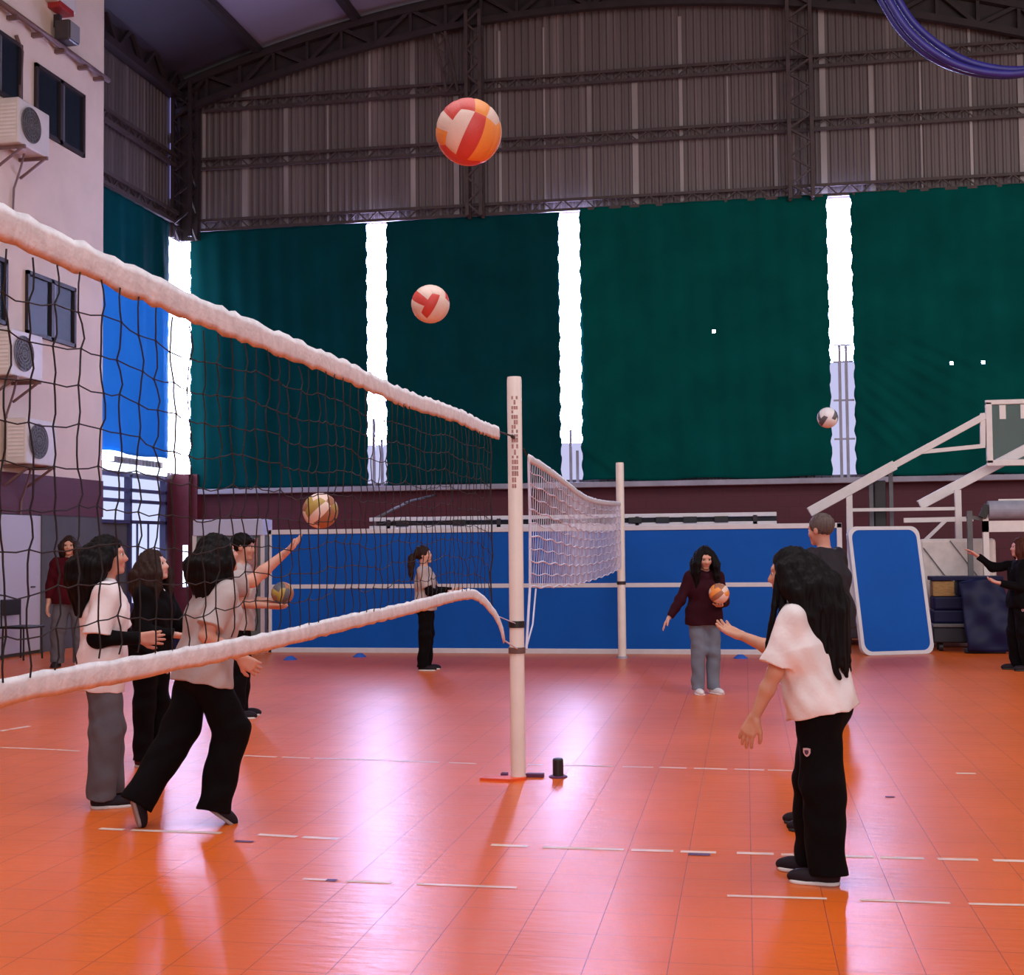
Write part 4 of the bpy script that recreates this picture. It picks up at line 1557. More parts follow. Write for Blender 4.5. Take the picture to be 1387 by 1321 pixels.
def person(label, pos, face, H, h=0.006, lean=0.0, side=0.0, twist=0.0, head=(0, 0), armL=None, armR=None, legL=None, legR=None,
           skin_c=(0.62, 0.33, 0.24), top=None, under=None, pants=None, shoes=None, hair=None, fist=(0.35, 0.35), palm=(None, None),
           footL=(1, 0.12, 0), footR=(1, -0.12, 0), anchor='feet', badge=None, build=1.0, lift=0.0):
    """face: 0 looks away from the entrance, 90 to the right, 180 towards the entrance (degrees)"""
    S = H / 1.6
    ang = YAW + PI / 2 - math.radians(face)
    root = thing('person', label, 'person', (pos[0], pos[1], 0), ang)
    X_, Y_, Z_ = V(1, 0, 0), V(0, 1, 0), V(0, 0, 1)
    up = rotm((0, 1, 0), math.radians(lean)) @ rotm((1, 0, 0), math.radians(-side)) @ Z_
    sh_ax = rotm((0, 0, 1), math.radians(twist)) @ Y_
    sh_ax = nz(sh_ax - (sh_ax @ up) * up)
    fw = np.cross(sh_ax, up)
    # ---- legs from the pelvis at the origin, then drop so that the lower foot stands on the floor
    pelvis = V(0, 0, 0)
    J = {}
    for nm, sg, leg in (('L', 1, legL), ('R', -1, legR)):
        hip = pelvis + V(0, sg * 0.082 * S, -0.01 * S)
        a, b = nz(leg[0]), nz(leg[1])
        kn = hip + a * 0.385 * S
        an = kn + b * 0.385 * S
        J[nm] = [hip, kn, an]
    foot = {'L': nz(footL), 'R': nz(footR)}
    low = min(min(J[q][2][2] - 0.072 * S, (J[q][2] + foot[q] * 0.15 * S)[2] - 0.045 * S) for q in 'LR')
    off = V(0, 0, -low + lift)
    if anchor == 'feet':
        m = (J['L'][2] + J['R'][2]) / 2
        off[:2] -= m[:2]
    elif anchor in ('L', 'R'):
        off[:2] -= J[anchor][2][:2]
    pelvis = pelvis + off
    for q in 'LR':
        J[q] = [p + off for p in J[q]]
    chest = pelvis + 0.27 * S * up
    neck = pelvis + 0.475 * S * up
    A = {}
    for nm, sg, arm in (('L', 1, armL), ('R', -1, armR)):
        sh = pelvis + 0.418 * S * up + sh_ax * sg * 0.162 * S * build
        el = sh + nz(arm[0]) * 0.275 * S
        wr = el + nz(arm[1]) * 0.235 * S
        A[nm] = [sh, el, wr]
    hy, hp = math.radians(head[0]), math.radians(head[1])
    HR = rotm((0, 0, 1), math.radians(twist) * 0.5 + hy) @ rotm((0, 1, 0), hp)      # columns: forward, left, up
    hf, hl, hu = HR[:, 0], HR[:, 1], HR[:, 2]
    hc = neck + 0.05 * S * nz(up + 0.5 * Z_) + (0.108 * S) * hu + 0.018 * S * hf
    p_ = lambda f, l, u: hc + S * (f * hf + l * hl + u * hu)
    g = S * build
    # ---- body, one surface
    B = [ell(pelvis, (0.105 * g, 0.155 * g, 0.11 * S), np.stack([X_, Y_, Z_], 1), k=0.04),
         cap(pelvis + 0.05 * up, chest, 0.092 * g, 0.10 * g, k=0.05, w=1.35, axis=sh_ax),
         cap(chest, neck - 0.06 * S * up, 0.105 * g, 0.07 * g, k=0.05, w=1.5, axis=sh_ax),
         cap(A['L'][0], A['R'][0], 0.048 * S, k=0.05),
         cap(neck - 0.04 * S * up, p_(-0.02, 0, -0.06), 0.052 * S, 0.047 * S, k=0.035)]
    for q, sg in (('L', 1), ('R', -1)):
        sh, el, wr = A[q]
        B += [cap(sh, el, 0.046 * S, 0.037 * S, k=0.03), cap(el, el * 0.62 + wr * 0.38, 0.037 * S, 0.036 * S, k=0.02), cap(el * 0.62 + wr * 0.38, wr, 0.036 * S, 0.024 * S, k=0.02)]
        d = nz(wr - el)
        i_ = 0 if q == 'L' else 1
        if palm[i_] is not None:
            n = V(*palm[i_])
        else:
            n = -sh_ax * sg + 0.2 * fw
        n = nz(n - (n @ d) * d)
        s = np.cross(d, n) * (1 if q == 'L' else -1)
        if palm[i_] is None and s @ (fw + 0.4 * Z_) < 0:
            s = -s
        B += hand_prims(wr, d, n, s, S, fist[i_])
        hip, kn, an = J[q]
        mid = kn * 0.65 + an * 0.35 - 0.012 * S * X_
        B += [cap(hip, kn, 0.082 * g, 0.054 * S, k=0.03), cap(kn, mid, 0.052 * S, 0.053 * S, k=0.03), cap(mid, an, 0.052 * S, 0.036 * S, k=0.03)]
        un_ = nz(np.cross(foot[q], nz(np.cross(Z_, foot[q]))))
        t_ = an + foot[q] * 0.13 * S - un_ * 0.042 * S
        B += [cap(an - un_ * 0.030 * S, t_, 0.026 * S, 0.020 * S, k=0.02)]
    B += [ell(p_(-0.014, 0, 0.026), (0.092 * S, 0.074 * S, 0.088 * S), HR, k=0.02),
          ell(p_(0.022, 0, -0.045), (0.062 * S, 0.054 * S, 0.070 * S), HR, k=0.035),
          cap(p_(0.066, -0.012, -0.098), p_(0.066, 0.012, -0.098), 0.016 * S, k=0.025),
          cap(p_(0.072, -0.035, 0.020), p_(0.072, 0.035, 0.020), 0.013 * S, k=0.02),
          cap(p_(0.078, 0, 0.006), p_(0.097, 0, -0.030), 0.0095 * S, 0.013 * S, k=0.012),
          cap(p_(0.084, -0.012, -0.036), p_(0.084, 0.012, -0.036), 0.0085 * S, k=0.008),
          cap(p_(0.062, -0.036, -0.03), p_(0.062, 0.036, -0.03), 0.02 * S, k=0.03),
          ell(p_(0.094, 0.032, 0.0), (0.016 * S, 0.017 * S, 0.010 * S), HR, k=0.012, sub=True),
          ell(p_(0.094, -0.032, 0.0), (0.016 * S, 0.017 * S, 0.010 * S), HR, k=0.012, sub=True),
          cap(p_(0.079, -0.018, -0.062), p_(0.079, 0.018, -0.062), 0.0085 * S, k=0.008),
          cap(p_(0.078, -0.015, -0.074), p_(0.078, 0.015, -0.074), 0.0090 * S, k=0.008)]
    for sg in (1, -1):
        B.append(ell(p_(-0.006, sg * 0.074, -0.008), (0.019 * S, 0.010 * S, 0.030 * S), HR, k=0.008))
    P, Qd = sdf_mesh(B, h)
    cen = P[Qd].mean(1)
    rel = (cen - hc) / S
    lf, ll, lu = rel @ hf, rel @ hl, rel @ hu
    lips = (lf > 0.074) & (np.abs(ll) < 0.024) & (lu < -0.056) & (lu > -0.079)
    sk = skin(skin_c)
    make_obj('body', P, Qd, [sk, mat_lip(skin_c)], root, lips.astype(int))
    # eyes, brows
    for sg in (1, -1):
        mb = MB()
        n_ = 10
        rr = 0.0125 * S
        c = p_(0.0735, sg * 0.032, 0.0)
        v, f, mi = [], [], []
        for i in range(n_ + 1):
            th = PI * i / n_
            for j in range(12):
                a = 2 * PI * j / 12
                v.append(tuple(c + rr * (math.cos(th) * hf + math.sin(th) * (math.cos(a) * hl + math.sin(a) * hu))))
        for i in range(n_):
            for j in range(12):
                f.append((i * 12 + j, i * 12 + (j + 1) % 12, (i + 1) * 12 + (j + 1) % 12, (i + 1) * 12 + j))
                mi.append(1 if i < 3 else 0)
        mb.v, mb.f, mb.mi = v, f, mi
        mb.build('eye', [EYE_W, EYE_D], root, smooth=True)
        mb = MB()
        mb.tube([tuple(p_(0.0835 - 0.004 * abs(t), sg * (0.016 + 0.011 * t), 0.0215 + 0.004 * math.sin(t * 1.2))) for t in (0, 1, 2, 3)], [0.003 * S, 0.0042 * S, 0.004 * S, 0.002 * S], 6)
        mb.build('eyebrow', BROW, root, smooth=True)
    # ---- trousers
    c, fit = pants['mat'], pants.get('fit', 1.0)
    waist = pelvis + 0.075 * S * up
    Tp = [ell(pelvis - 0.005 * Z_, (0.116 * g, 0.160 * g, 0.120 * S), np.eye(3), k=0.05),
          cap(pelvis, waist + 0.08 * up, 0.108 * g, 0.098 * g, k=0.04, w=1.35, axis=sh_ax),
          ell(pelvis - 0.055 * S * X_ - 0.05 * Z_, (0.072 * g, 0.14 * g, 0.09 * S), np.eye(3), k=0.05)]
    for q in 'LR':
        hip, kn, an = J[q]
        end = kn + (an - kn) * pants.get('len', 1.06)
        Tp += [cap(hip, kn, 0.097 * g, 0.080 * S * fit, k=0.045), cap(kn, end, 0.080 * S * fit, 0.070 * S * fit, k=0.03, flat=True)]
    Tp.append(plane(waist, up))
    Tp.append(plane((0, 0, 0.018), (0, 0, -1)))
    rp = random.Random(len(label))
    ph = rp.uniform(0, 6)
    P, Qd = sdf_mesh(Tp, h, wrinkle=[(0.0035, 14, 22, 24, ph), (0.0025, -20, 17, 41, ph + 1), (0.0018, 55, -40, 17, ph)])
    tr = make_obj('trousers', P, Qd, [c], root)
    if pants.get('badge'):
        bd = pants['badge']
        put_badge(bd, root, P, hc)
    # ---- top
    hem = pelvis + top.get('hem', -0.06) * S * up
    b_ = top.get('loose', 1.0)
    Tt = [cap(hem, chest, 0.122 * g * b_ * top.get('flare', 1.08), 0.122 * g * b_, k=0.04, w=1.34, axis=sh_ax),
          cap(chest, neck - 0.075 * S * up, 0.122 * g * b_, 0.088 * g, k=0.06, w=1.56, axis=sh_ax),
          cap(A['L'][0] - 0.005 * up, A['R'][0] - 0.005 * up, 0.060 * S, k=0.07)]
    if top.get('hem', -0.06) < -0.03:
        Tt.append(ell(pelvis - 0.01 * Z_, (0.133 * g, 0.188 * g, 0.15 * S), np.eye(3), k=0.05))
        for q in 'LR':
            Tt.append(cap(J[q][0] + 0.05 * Z_, J[q][0] * 0.75 + J[q][1] * 0.25, 0.108 * g, 0.106 * g, k=0.06))
    if top.get('bust', True):
        for sg in (1, -1):
            Tt.append(ell(chest + 0.05 * S * up + 0.078 * g * fw + sg * 0.06 * g * sh_ax, (0.048 * g, 0.06 * g, 0.062 * g), np.eye(3), k=0.05))
    for q in 'LR':
        sh, el, wr = A[q]
        sl = top.get('sleeve', 0.75)
        r0, r1 = top.get('sr', (0.064, 0.072))
        if sl <= 1:
            Tt.append(cap(sh, sh + (el - sh) * sl, r0 * S, r1 * S, k=0.03, flat=True))
        else:
            Tt += [cap(sh, el, r0 * S, r1 * S, k=0.03), cap(el, el + (wr - el) * (sl - 1), r1 * S, r1 * 0.72 * S, k=0.025, flat=True)]
    Tt.append(plane(hem, -up))
    if top.get('collar'):
        Tt.append(cap(neck - 0.05 * S * up, neck + 0.012 * S * up, 0.078 * S, 0.070 * S, k=0.02, flat=True))
    if top.get('hood'):
        Tt += [cap(neck - 0.02 * S * up - 0.055 * S * fw + 0.05 * S * sh_ax, neck - 0.02 * S * up - 0.055 * S * fw - 0.05 * S * sh_ax, 0.05 * S, k=0.03),
               cap(neck - 0.02 * S * up + 0.07 * S * sh_ax, neck - 0.05 * S * up + 0.07 * S * fw, 0.032 * S, k=0.03), cap(neck - 0.02 * S * up - 0.07 * S * sh_ax, neck - 0.05 * S * up + 0.07 * S * fw, 0.032 * S, k=0.03)]
    P, Qd = sdf_mesh(Tt, h, wrinkle=[(0.004, 16, 20, 17, ph + 2), (0.0028, -25, 30, 33, ph), (0.002, 50, 35, -29, ph + 3)])
    make_obj(top.get('name', 't_shirt'), P, Qd, [top['mat']], root)
    if badge:
        put_badge(badge, root, P, hc)
    if top.get('inner'):
        Ti = [ell(neck - 0.062 * S * up + 0.066 * S * fw, (0.028 * S, 0.040 * S, 0.055 * S), np.stack([fw, sh_ax, up], 1), k=0.02)]
        P, Qd = sdf_mesh(Ti, h)
        make_obj('shirt_front', P, Qd, [top['inner']], root)
    # ---- long sleeves worn under a short-sleeved top
    if under:
        Tu = []
        for q in 'LR':
            sh, el, wr = A[q]
            st = sh + (el - sh) * 0.4
            P, Qd = sdf_mesh([cap(st, el, 0.054 * S, 0.052 * S, k=0.03), cap(el, wr, 0.052 * S, 0.036 * S, k=0.03, flat=True)], h, wrinkle=[(0.0025, 30, 40, 30, ph)])
            make_obj('long_sleeve', P, Qd, [under], root)
    # ---- shoes
    for q in 'LR':
        an = J[q][2]
        fd = foot[q]
        sd = nz(np.cross(V(0, 0, 1), fd) if abs(fd[2]) < 0.95 else Y_)
        un = nz(np.cross(fd, sd))
        R3 = np.stack([fd, sd, un], 1)
        base = an - un * 0.050 * S
        Up = [ell(base + fd * 0.095 * S + un * 0.005 * S, (0.095 * S, 0.046 * S, 0.042 * S), R3, k=0.02), ell(base - fd * 0.005 * S + un * 0.016 * S, (0.055 * S, 0.042 * S, 0.052 * S), R3, k=0.03),
              cap(an - un * 0.02 * S, an + un * 0.015 * S, 0.046 * S, 0.046 * S, k=0.02), plane(base - un * 0.012 * S, -un)]
        P, Qd = sdf_mesh(Up, min(h, 0.006))
        sho = make_obj('shoe', P, Qd, [shoes['mat']], root)
        So = [cap(base - fd * 0.012 * S - un * 0.016 * S, base + fd * 0.13 * S - un * 0.016 * S, 0.046 * S, 0.050 * S, k=0.01),
              plane(base - un * 0.004 * S, un), plane(base - un * 0.0225 * S, -un)]
        P, Qd = sdf_mesh(So, min(h, 0.005))
        make_obj('sole', P, Qd, [shoes['sole']], sho)
    # ---- hair
    if hair:
        tp = hair['type']
        Hh = [ell(p_(-0.020, 0, 0.032), (0.103 * S, 0.087 * S, 0.096 * S), HR, k=0.015)]
        vol = hair.get('vol', 1.0)
        if tp == 'short':
            Hh = [ell(p_(-0.018, 0, 0.034), (0.101 * S, 0.083 * S, 0.094 * S), HR, k=0.015)]
            if hair.get('fringe'):
                Hh.append(cap(p_(0.062, -0.04, 0.058), p_(0.062, 0.04, 0.058), 0.03 * S, k=0.03))
        face_cut = [ell(p_(0.085, 0, -0.045 + hair.get('line', 0.0)), (0.085 * S, 0.062 * S, 0.100 * S), HR, k=0.012, sub=True),
                    ell(p_(0.04, 0, -0.135), (0.11 * S, 0.1 * S if tp == 'short' else 0.055 * S, 0.075 * S), HR, k=0.012, sub=True)]
        if tp == 'short':
            face_cut.append(plane(p_(0, 0, -0.05), -hu + 0.35 * hf * 0))
        Hh += face_cut
        if tp in ('long', 'pony'):
            rnd = random.Random(hair.get('seed', 3))
            if tp == 'long':
                n_ = hair.get('n', 13)
                a0, a1 = hair.get('arc', (-125, 125))
                endc = V(*hair['end'])           # from the head centre, in person space
                wid = hair.get('wid', 0.10)
                vb = vol * min(1.0, abs(endc[2]) / 0.38)
                for i in range(n_):
                    a = math.radians(a0 + (a1 - a0) * i / (n_ - 1))
                    st = p_(-0.088 * math.cos(a) * vol - 0.015, 0.080 * math.sin(a) * vol, 0.02 + rnd.uniform(-0.01, 0.02))
                    en = hc + S * endc + S * (wid * math.sin(a) * sh_ax - 0.03 * math.cos(a) * fw) + V(0, 0, rnd.uniform(-0.06, 0.05) * S)
                    fl = max(0.0, abs(math.degrees(a)) - 95) / 40.0
                    en = en + fl * fw * hair.get('front', 0.0) * S
                    m1 = st * 0.55 + en * 0.45 + (-0.055 * math.cos(a) * fw + 0.03 * math.sin(a) * sh_ax) * S * vb
                    m0 = (st + m1) / 2 + (-0.03 * math.cos(a) * fw + 0.022 * math.sin(a) * sh_ax) * S * vb
                    r0 = 0.036 * S * vol
                    Hh += [cap(st, m0, r0, r0, k=0.02), cap(m0, m1, r0, r0 * 0.95, k=0.018), cap(m1, en, r0 * 0.95, 0.010 * S, k=0.014)]
                for lk in hair.get('locks', ()):
                    pts = [hc + S * V(*q) for q in lk]
                    for u in range(len(pts) - 1):
                        Hh.append(cap(pts[u], pts[u + 1], 0.022 * S * (1 - 0.25 * u), 0.022 * S * (1 - 0.25 * (u + 1)), k=0.012))
                Hh.append(ell(p_(0.095, 0, -0.05 + hair.get('line', 0.0)), (0.075 * S, 0.058 * S, 0.095 * S), HR, k=0.01, sub=True))
            else:
                e = [p_(-0.115, 0, 0.02)] + [hc + S * V(*q) for q in hair['tail']]
                rr = [0.034, 0.046, 0.042, 0.034, 0.014]
                for u in range(len(e) - 1):
                    Hh.append(cap(e[u], e[u + 1], rr[min(u, 4)] * S, rr[min(u + 1, 4)] * S, k=0.02))
        P, Qd = sdf_mesh(Hh, max(h, 0.006), wrinkle=[(0.003, 90, 110, 14, 0.3), (0.002, -160, 140, 20, 1.2)] if tp != 'short' else [(0.002, 120, 150, 90, 0)])
        make_obj('hair', P, Qd, [hair['mat']], root)
    bpy.context.view_layer.update()
    return root, A, J, S


LIPS = {}


def mat_lip(c):
    if c not in LIPS:
        LIPS[c] = mat('lips', (min(1, c[0] * 0.85), c[1] * 0.5, c[2] * 0.55), 0.45)
    return LIPS[c]


def put_badge(bd, root, P, hc):
    """small embroidered shield sewn on a garment; bd: centre height, direction it faces, size"""
    z, direction, size = bd['z'], nz(bd['dir']), bd['size']
    lat = nz(np.cross(V(0, 0, 1), direction))
    c0 = P[np.abs(P[:, 2] - z) < 0.03]
    off = c0 @ lat
    mid = bd.get('lat', 0.0)
    near = c0[np.abs(off - mid) < 0.03]
    if len(near) == 0:
        near = c0
    d = (near @ direction).max()
    cen = direction * (d + 0.002) + lat * mid
    cen = cen + V(0, 0, z) - V(0, 0, cen[2])
    out = [(-0.5, 0.5), (0.0, 0.56), (0.5, 0.5), (0.5, -0.05), (0.28, -0.42), (0, -0.6), (-0.28, -0.42), (-0.5, -0.05)]
    for nm, sc, lift, m in (('badge', 1.0, 0.0, BADGE), ('badge_centre', 0.55, 0.003, BADGE_D)):
        poly = [Vector(cen + direction * lift + lat * (u * size * sc) + V(0, 0, w * size * sc)) for u, w in out]
        o = MB().prism(poly, (0, 0, 0), tuple(-direction * 0.006)).build(nm, m, root)


DN = (0, 0, -1)
# ---- the girl in the white T-shirt, nearest on the right
TEE_W = cloth('white_cotton', (0.84, 0.78, 0.79))
TEE_W2 = cloth('white_cotton_far', (0.82, 0.75, 0.78))
TEE_G = cloth('grey_cotton', (0.46, 0.39, 0.39))
BLACK = cloth('black_cotton', (0.004, 0.003, 0.004))
BLACK_J = cloth('black_jersey', (0.006, 0.004, 0.007))
GREY_P = cloth('grey_fleece', (0.115, 0.105, 0.125))
JEANS = cloth('washed_denim', (0.16, 0.19, 0.25))
MAROON = cloth('maroon_fleece', (0.060, 0.004, 0.009))
DKMAROON = cloth('dark_maroon_fleece', (0.032, 0.006, 0.012))
JACKET = cloth('dark_jacket', (0.022, 0.018, 0.024), 0.6)
SHOE_B, SHOE_W, SHOE_R = cloth('black_shoe', (0.020, 0.013, 0.018), 0.6), cloth('white_shoe', (0.65, 0.62, 0.66), 0.6), cloth('dark_red_shoe', (0.07, 0.02, 0.03), 0.6)

person('girl in white T-shirt and black trousers with long black hair, nearest on the right', ground(1112, 1190), -66, 1.535, h=0.0055, lean=13, head=(4, 4), twist=0,
       armL=((0.30, 0.10, -0.95), (0.42, 0.02, -0.9)), armR=((0.42, -0.25, -0.55), (0.84, -0.26, 0.30)), palm=((-0.3, -1, 0), (0, 0.3, 1)), fist=(0.25, 0.3),
       legL=((-0.06, 0.10, -1), (-0.04, 0.02, -1)), legR=((0.14, 0.06, -1), (0.02, -0.02, -1)), footL=(1, 0.10, 0), footR=(1, 0.02, 0),
       skin_c=(0.60, 0.30, 0.20), top=dict(mat=TEE_W, sleeve=0.86, sr=(0.058, 0.082), hem=-0.06, loose=1.16, flare=1.16), pants=dict(mat=BLACK, fit=1.28, badge=dict(z=0.60, dir=(0.25, 1, 0), size=0.034, lat=0.02)),
       shoes=dict(mat=SHOE_B, sole=SOLE_W), build=1.08,
       hair=dict(type='long', mat=HAIR_BLACK, end=(-0.25, 0.03, -0.44), wid=0.11, vol=1.10, n=17, seed=2, arc=(-108, 108), locks=[((0.03, 0.085, -0.02), (0.05, 0.11, -0.16), (0.085, 0.13, -0.34), (0.10, 0.14, -0.42)), ((0.0, 0.09, 0.0), (0.02, 0.12, -0.2), (0.04, 0.13, -0.32))]))

# hidden girl behind her
person('person in black almost hidden behind the girl in the white T-shirt, one shoe showing', ground(1106, 1122), -72, 1.46, h=0.008, lean=2, head=(0, 0),
       armL=((-0.1, 0.05, -1), (0.0, 0, -1)), armR=((-0.1, -0.05, -1), (0.0, 0, -1)), legL=((0.0, 0.0, -1), (-0.02, 0, -1)), legR=((0.10, 0, -1), (0.0, 0, -1)),
       top=dict(mat=BLACK_J, sleeve=1.95, sr=(0.06, 0.056), name='sweatshirt'), pants=dict(mat=BLACK), shoes=dict(mat=SHOE_B, sole=SOLE_D),
       hair=dict(type='long', mat=HAIR_BLACK, end=(-0.10, 0, -0.34), wid=0.08, n=9, seed=4))

# the man
person('grey-haired man in a dark jacket standing behind the girl in the white T-shirt', ground(1128, 982), -42, 1.79, h=0.007, lean=6, head=(2, 4), build=1.06,
       armL=((0.15, 0.18, -1), (0.45, 0.0, -0.9)), armR=((0.25, -0.1, -1), (0.6, 0.1, -0.7)), legL=((0.02, 0.06, -1), (-0.02, 0, -1)), legR=((0.04, -0.06, -1), (-0.02, 0, -1)),
       skin_c=(0.55, 0.27, 0.20), top=dict(mat=JACKET, sleeve=1.97, sr=(0.074, 0.066), hem=-0.13, loose=1.1, collar=True, bust=False, name='jacket'), pants=dict(mat=BLACK), shoes=dict(mat=SHOE_B, sole=SOLE_W),
       hair=dict(type='short', mat=HAIR_GREY))

# girl with the ball
g4 = ground(956, 940)
r4, A4, J4, S4 = person('girl in a dark maroon top and jeans holding a ball at her side', g4, 168, 1.52, h=0.007, lean=3, head=(-8, 16),
       armR=((0.0, -0.42, -0.9), (0.15, -0.62, -0.8)), armL=((0.10, 0.16, -0.95), (0.80, -0.45, -0.10)), palm=((0.2, -0.2, 0.9), None), fist=(0.3, 0.2),
       legL=((0.03, 0.02, -1), (-0.02, 0.0, -1)), legR=((0.03, 0.01, -1), (-0.03, -0.02, -1)), footL=(1, 0.2, 0), footR=(1, -0.15, 0),
       top=dict(mat=DKMAROON, sleeve=1.95, sr=(0.062, 0.058), hem=-0.10, flare=1.12, name='sweatshirt', hood=True), pants=dict(mat=JEANS, fit=0.98), shoes=dict(mat=SHOE_W, sole=SOLE_W),
       hair=dict(type='long', mat=HAIR_BLACK, end=(-0.02, 0, -0.40), wid=0.13, n=15, seed=6, front=0.05, arc=(-122, 122)))
hw4 = r4.matrix_world @ Vector(A4['L'][2])
fw4 = (r4.matrix_world.to_3x3() @ Vector((1, 0, 0)))
lf4 = (r4.matrix_world.to_3x3() @ Vector((0, 1, 0)))
ball(hw4 + fw4 * 0.09 - lf4 * 0.05 + Vector((0, 0, 0.115)), 0.104, (M['ball_white'], M['ball_orange'], M['ball_brown']), (0.4, 0.9, 0.1), 'cream and tan volleyball held by the girl in jeans')

# girl left of the post
person('girl in a grey T-shirt over black sleeves and black trousers, before the blue board', ground(575, 908), 96, 1.55, h=0.007, lean=-2, head=(0, -10),
       armL=((0.35, 0.12, -0.9), (0.98, 0.0, 0.05)), armR=((0.35, -0.1, -0.9), (0.98, 0.05, 0.0)), palm=((0, 0, 1), (0, 0, 1)), fist=(0.25, 0.25),
       legL=((0.03, 0.03, -1), (-0.06, 0, -1)), legR=((0.02, -0.02, -1), (-0.10, 0, -1)),
       top=dict(mat=TEE_G, sleeve=0.75, hem=-0.08, flare=1.12), under=BLACK, pants=dict(mat=BLACK, fit=1.0), shoes=dict(mat=SHOE_B, sole=SOLE_W),
       hair=dict(type='pony', mat=HAIR_BROWN, tail=((-0.16, 0, -0.04), (-0.17, 0, -0.14), (-0.17, 0, -0.24), (-0.16, 0, -0.32))))

# girl in white with black sleeves, left
person('girl in a long white T-shirt over black sleeves and grey trousers, left behind the net', ground(143, 1090), 72, 1.63, h=0.0055, lean=3, head=(-6, -4),
       armR=((-0.18, -0.16, -0.95), (0.9, 0.10, -0.02)), armL=((0.30, 0.10, -0.9), (0.72, -0.05, -0.55)), palm=((0, -1, 0.2), (0, 1, 0)), fist=(0.3, 0.3),
       legR=((0.06, -0.03, -1), (-0.07, 0.0, -1)), legL=((0.10, 0.03, -1), (0.03, 0.02, -1)), footR=(1, -0.1, 0), footL=(1, 0.15, 0),
       skin_c=(0.58, 0.27, 0.20), top=dict(mat=TEE_W2, sleeve=0.92, sr=(0.072, 0.082), hem=-0.17, loose=1.05, flare=1.08), under=BLACK, pants=dict(mat=GREY_P, fit=1.18), shoes=dict(mat=SHOE_B, sole=SOLE_W),
       hair=dict(type='long', mat=HAIR_BLACK, end=(-0.15, 0.0, -0.32), wid=0.09, vol=1.28, n=15, seed=8, arc=(-98, 98)))

# girl behind her
person('girl in a black open jacket looking up, just behind the girl in white', ground(203, 1036), 104, 1.54, h=0.007, lean=4, head=(6, -12),
       armR=((0.15, -0.2, -0.95), (0.85, 0.25, -0.1)), armL=((0.35, 0.15, -0.9), (0.9, -0.1, 0.12)), palm=((0, -0.4, 1), (0, 0.4, 1)), fist=(0.3, 0.3),
       legL=((0.04, 0.03, -1), (-0.02, 0, -1)), legR=((0.02, -0.03, -1), (-0.05, 0, -1)),
       skin_c=(0.66, 0.38, 0.31), top=dict(mat=BLACK, sleeve=1.93, sr=(0.066, 0.06), hem=-0.10, name='jacket', inner=TEE_W), pants=dict(mat=BLACK), shoes=dict(mat=SHOE_R, sole=SOLE_W),
       hair=dict(type='long', mat=HAIR_BROWN, end=(-0.06, 0, -0.36), wid=0.12, n=13, seed=9, front=0.10, arc=(-130, 130)))

# running girl
person('running girl in a grey T-shirt and black trousers reaching up to a ball', ground(243, 1119), 64, 1.60, h=0.0055, lean=11, head=(0, -14), twist=4,
       armL=((0.85, 0.10, 0.16), (0.78, -0.10, 0.66)), armR=((-0.45, -0.25, -0.8), (0.75, 0.05, -0.5)), palm=((-0.3, 0, 1), (0.2, 1, 0)), fist=(0.2, 0.4),
       legL=((-0.30, -0.02, -0.95), (-0.55, -0.08, -0.85)), legR=((0.36, 0.0, -0.93), (-0.22, 0.0, -0.97)), footL=(0.25, 0.0, -0.95), footR=(0.78, -0.05, -0.62),
       skin_c=(0.62, 0.31, 0.23), top=dict(mat=TEE_G, sleeve=0.80, sr=(0.070, 0.080), hem=-0.10, loose=1.08), pants=dict(mat=BLACK, fit=1.30, len=1.17), shoes=dict(mat=SHOE_B, sole=mat('grey_rubber', (0.32, 0.26, 0.27), 0.6)), build=1.06,
       hair=dict(type='long', mat=HAIR_BLACK, end=(-0.07, 0.0, -0.30), wid=0.09, vol=1.10, n=15, seed=12, front=0.06, arc=(-112, 112)))

# boy with ball
g9 = ground(322, 972)
r9, A9, J9, S9 = person('dark-haired boy in a grey T-shirt and black trousers holding a ball behind the running girl', g9, 88, 1.68, h=0.007, lean=3, head=(-4, 2),
       armL=((0.15, 0.12, -0.97), (0.93, -0.15, 0.02)), armR=((0.15, -0.12, -0.97), (0.93, 0.1, -0.1)), palm=((0, -0.6, 0.8), (0, 0.5, 0.85)), fist=(0.22, 0.22),
       legL=((0.02, 0.03, -1), (-0.02, 0, -1)), legR=((0.04, -0.03, -1), (-0.04, 0, -1)),
       skin_c=(0.50, 0.25, 0.18), top=dict(mat=TEE_G, sleeve=0.8, sr=(0.07, 0.078), hem=-0.09, loose=1.05, bust=False), pants=dict(mat=BLACK, fit=1.12), shoes=dict(mat=SHOE_B, sole=SOLE_W),
       hair=dict(type='short', mat=HAIR_BLACK, fringe=True))
w9 = r9.matrix_world
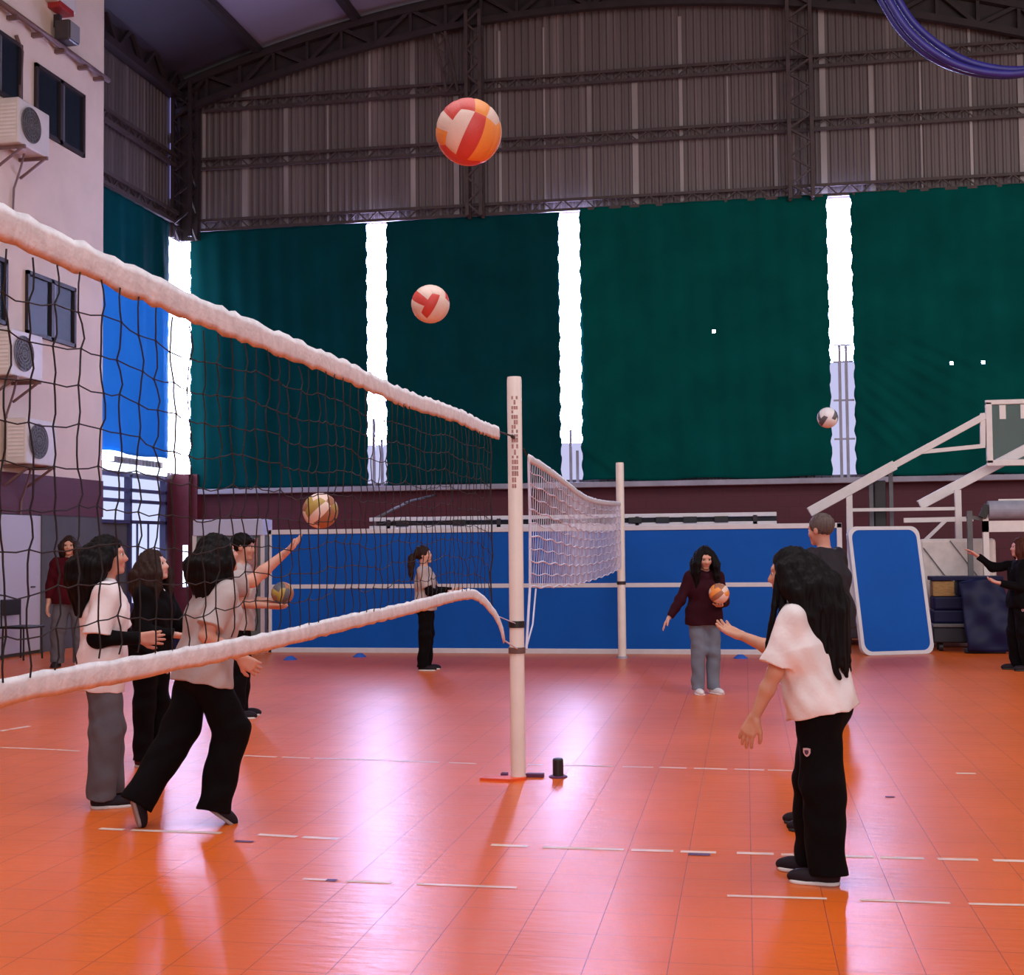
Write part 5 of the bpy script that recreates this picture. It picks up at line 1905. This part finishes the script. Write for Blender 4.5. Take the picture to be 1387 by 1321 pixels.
c9 = (w9 @ Vector(A9['L'][2]) + w9 @ Vector(A9['R'][2])) / 2 + (w9.to_3x3() @ Vector((0.10, 0, 0.09)))
ball(c9, 0.104, (M['ball_brown'], M['ball_olive'], M['ball_grey']), (0.3, 0.2, 0.8), 'brown and yellow volleyball in the hands of the dark-haired boy')

# person by the grey door
person('person in a maroon sweatshirt and grey trousers standing by the white door', ground(93, 903), 170, 1.73, h=0.007, lean=1, head=(0, 0),
       armR=((0.0, -0.22, -1), (0.10, -0.10, -1)), armL=((-0.05, 0.25, -0.95), (0.0, 0.0, -1)), legL=((0.0, 0.10, -1), (0.0, 0.02, -1)), legR=((0.04, -0.12, -1), (0.0, -0.03, -1)),
       top=dict(mat=MAROON, sleeve=1.7, sr=(0.066, 0.062), hem=-0.08, flare=1.12, name='sweatshirt', collar=True), pants=dict(mat=GREY_P, fit=1.15), shoes=dict(mat=SHOE_B, sole=SOLE_D),
       badge=dict(z=1.36, dir=(1, 0, 0), size=0.035, lat=0.08),
       hair=dict(type='long', mat=HAIR_BROWN, end=(-0.05, 0, -0.20), wid=0.09, n=11, seed=14, arc=(-130, 130)))

# girl at the right edge
person('girl in black with long red-brown hair raising one hand at the right edge', ground(1386, 908), -84, 1.58, h=0.007, lean=-3, head=(0, -4),
       armR=((0.85, -0.1, -0.10), (0.66, 0.0, 0.52)), armL=((0.25, 0.12, -0.95), (0.75, -0.05, 0.18)), palm=((0, 0, 1), (0.6, 0, 0.4)), fist=(0.4, 0.2),
       legL=((-0.04, 0.04, -1), (-0.12, 0, -1)), legR=((0.12, -0.04, -1), (-0.06, 0, -1)),
       skin_c=(0.66, 0.34, 0.28), top=dict(mat=BLACK, sleeve=1.95, sr=(0.06, 0.056), hem=-0.10, name='sweatshirt'), pants=dict(mat=BLACK, fit=1.15, badge=dict(z=0.72, dir=(0.2, 1, 0), size=0.028, lat=0.0)), shoes=dict(mat=SHOE_B, sole=SOLE_D),
       hair=dict(type='long', mat=HAIR_RED, end=(-0.11, 0, -0.36), wid=0.07, n=11, seed=16))
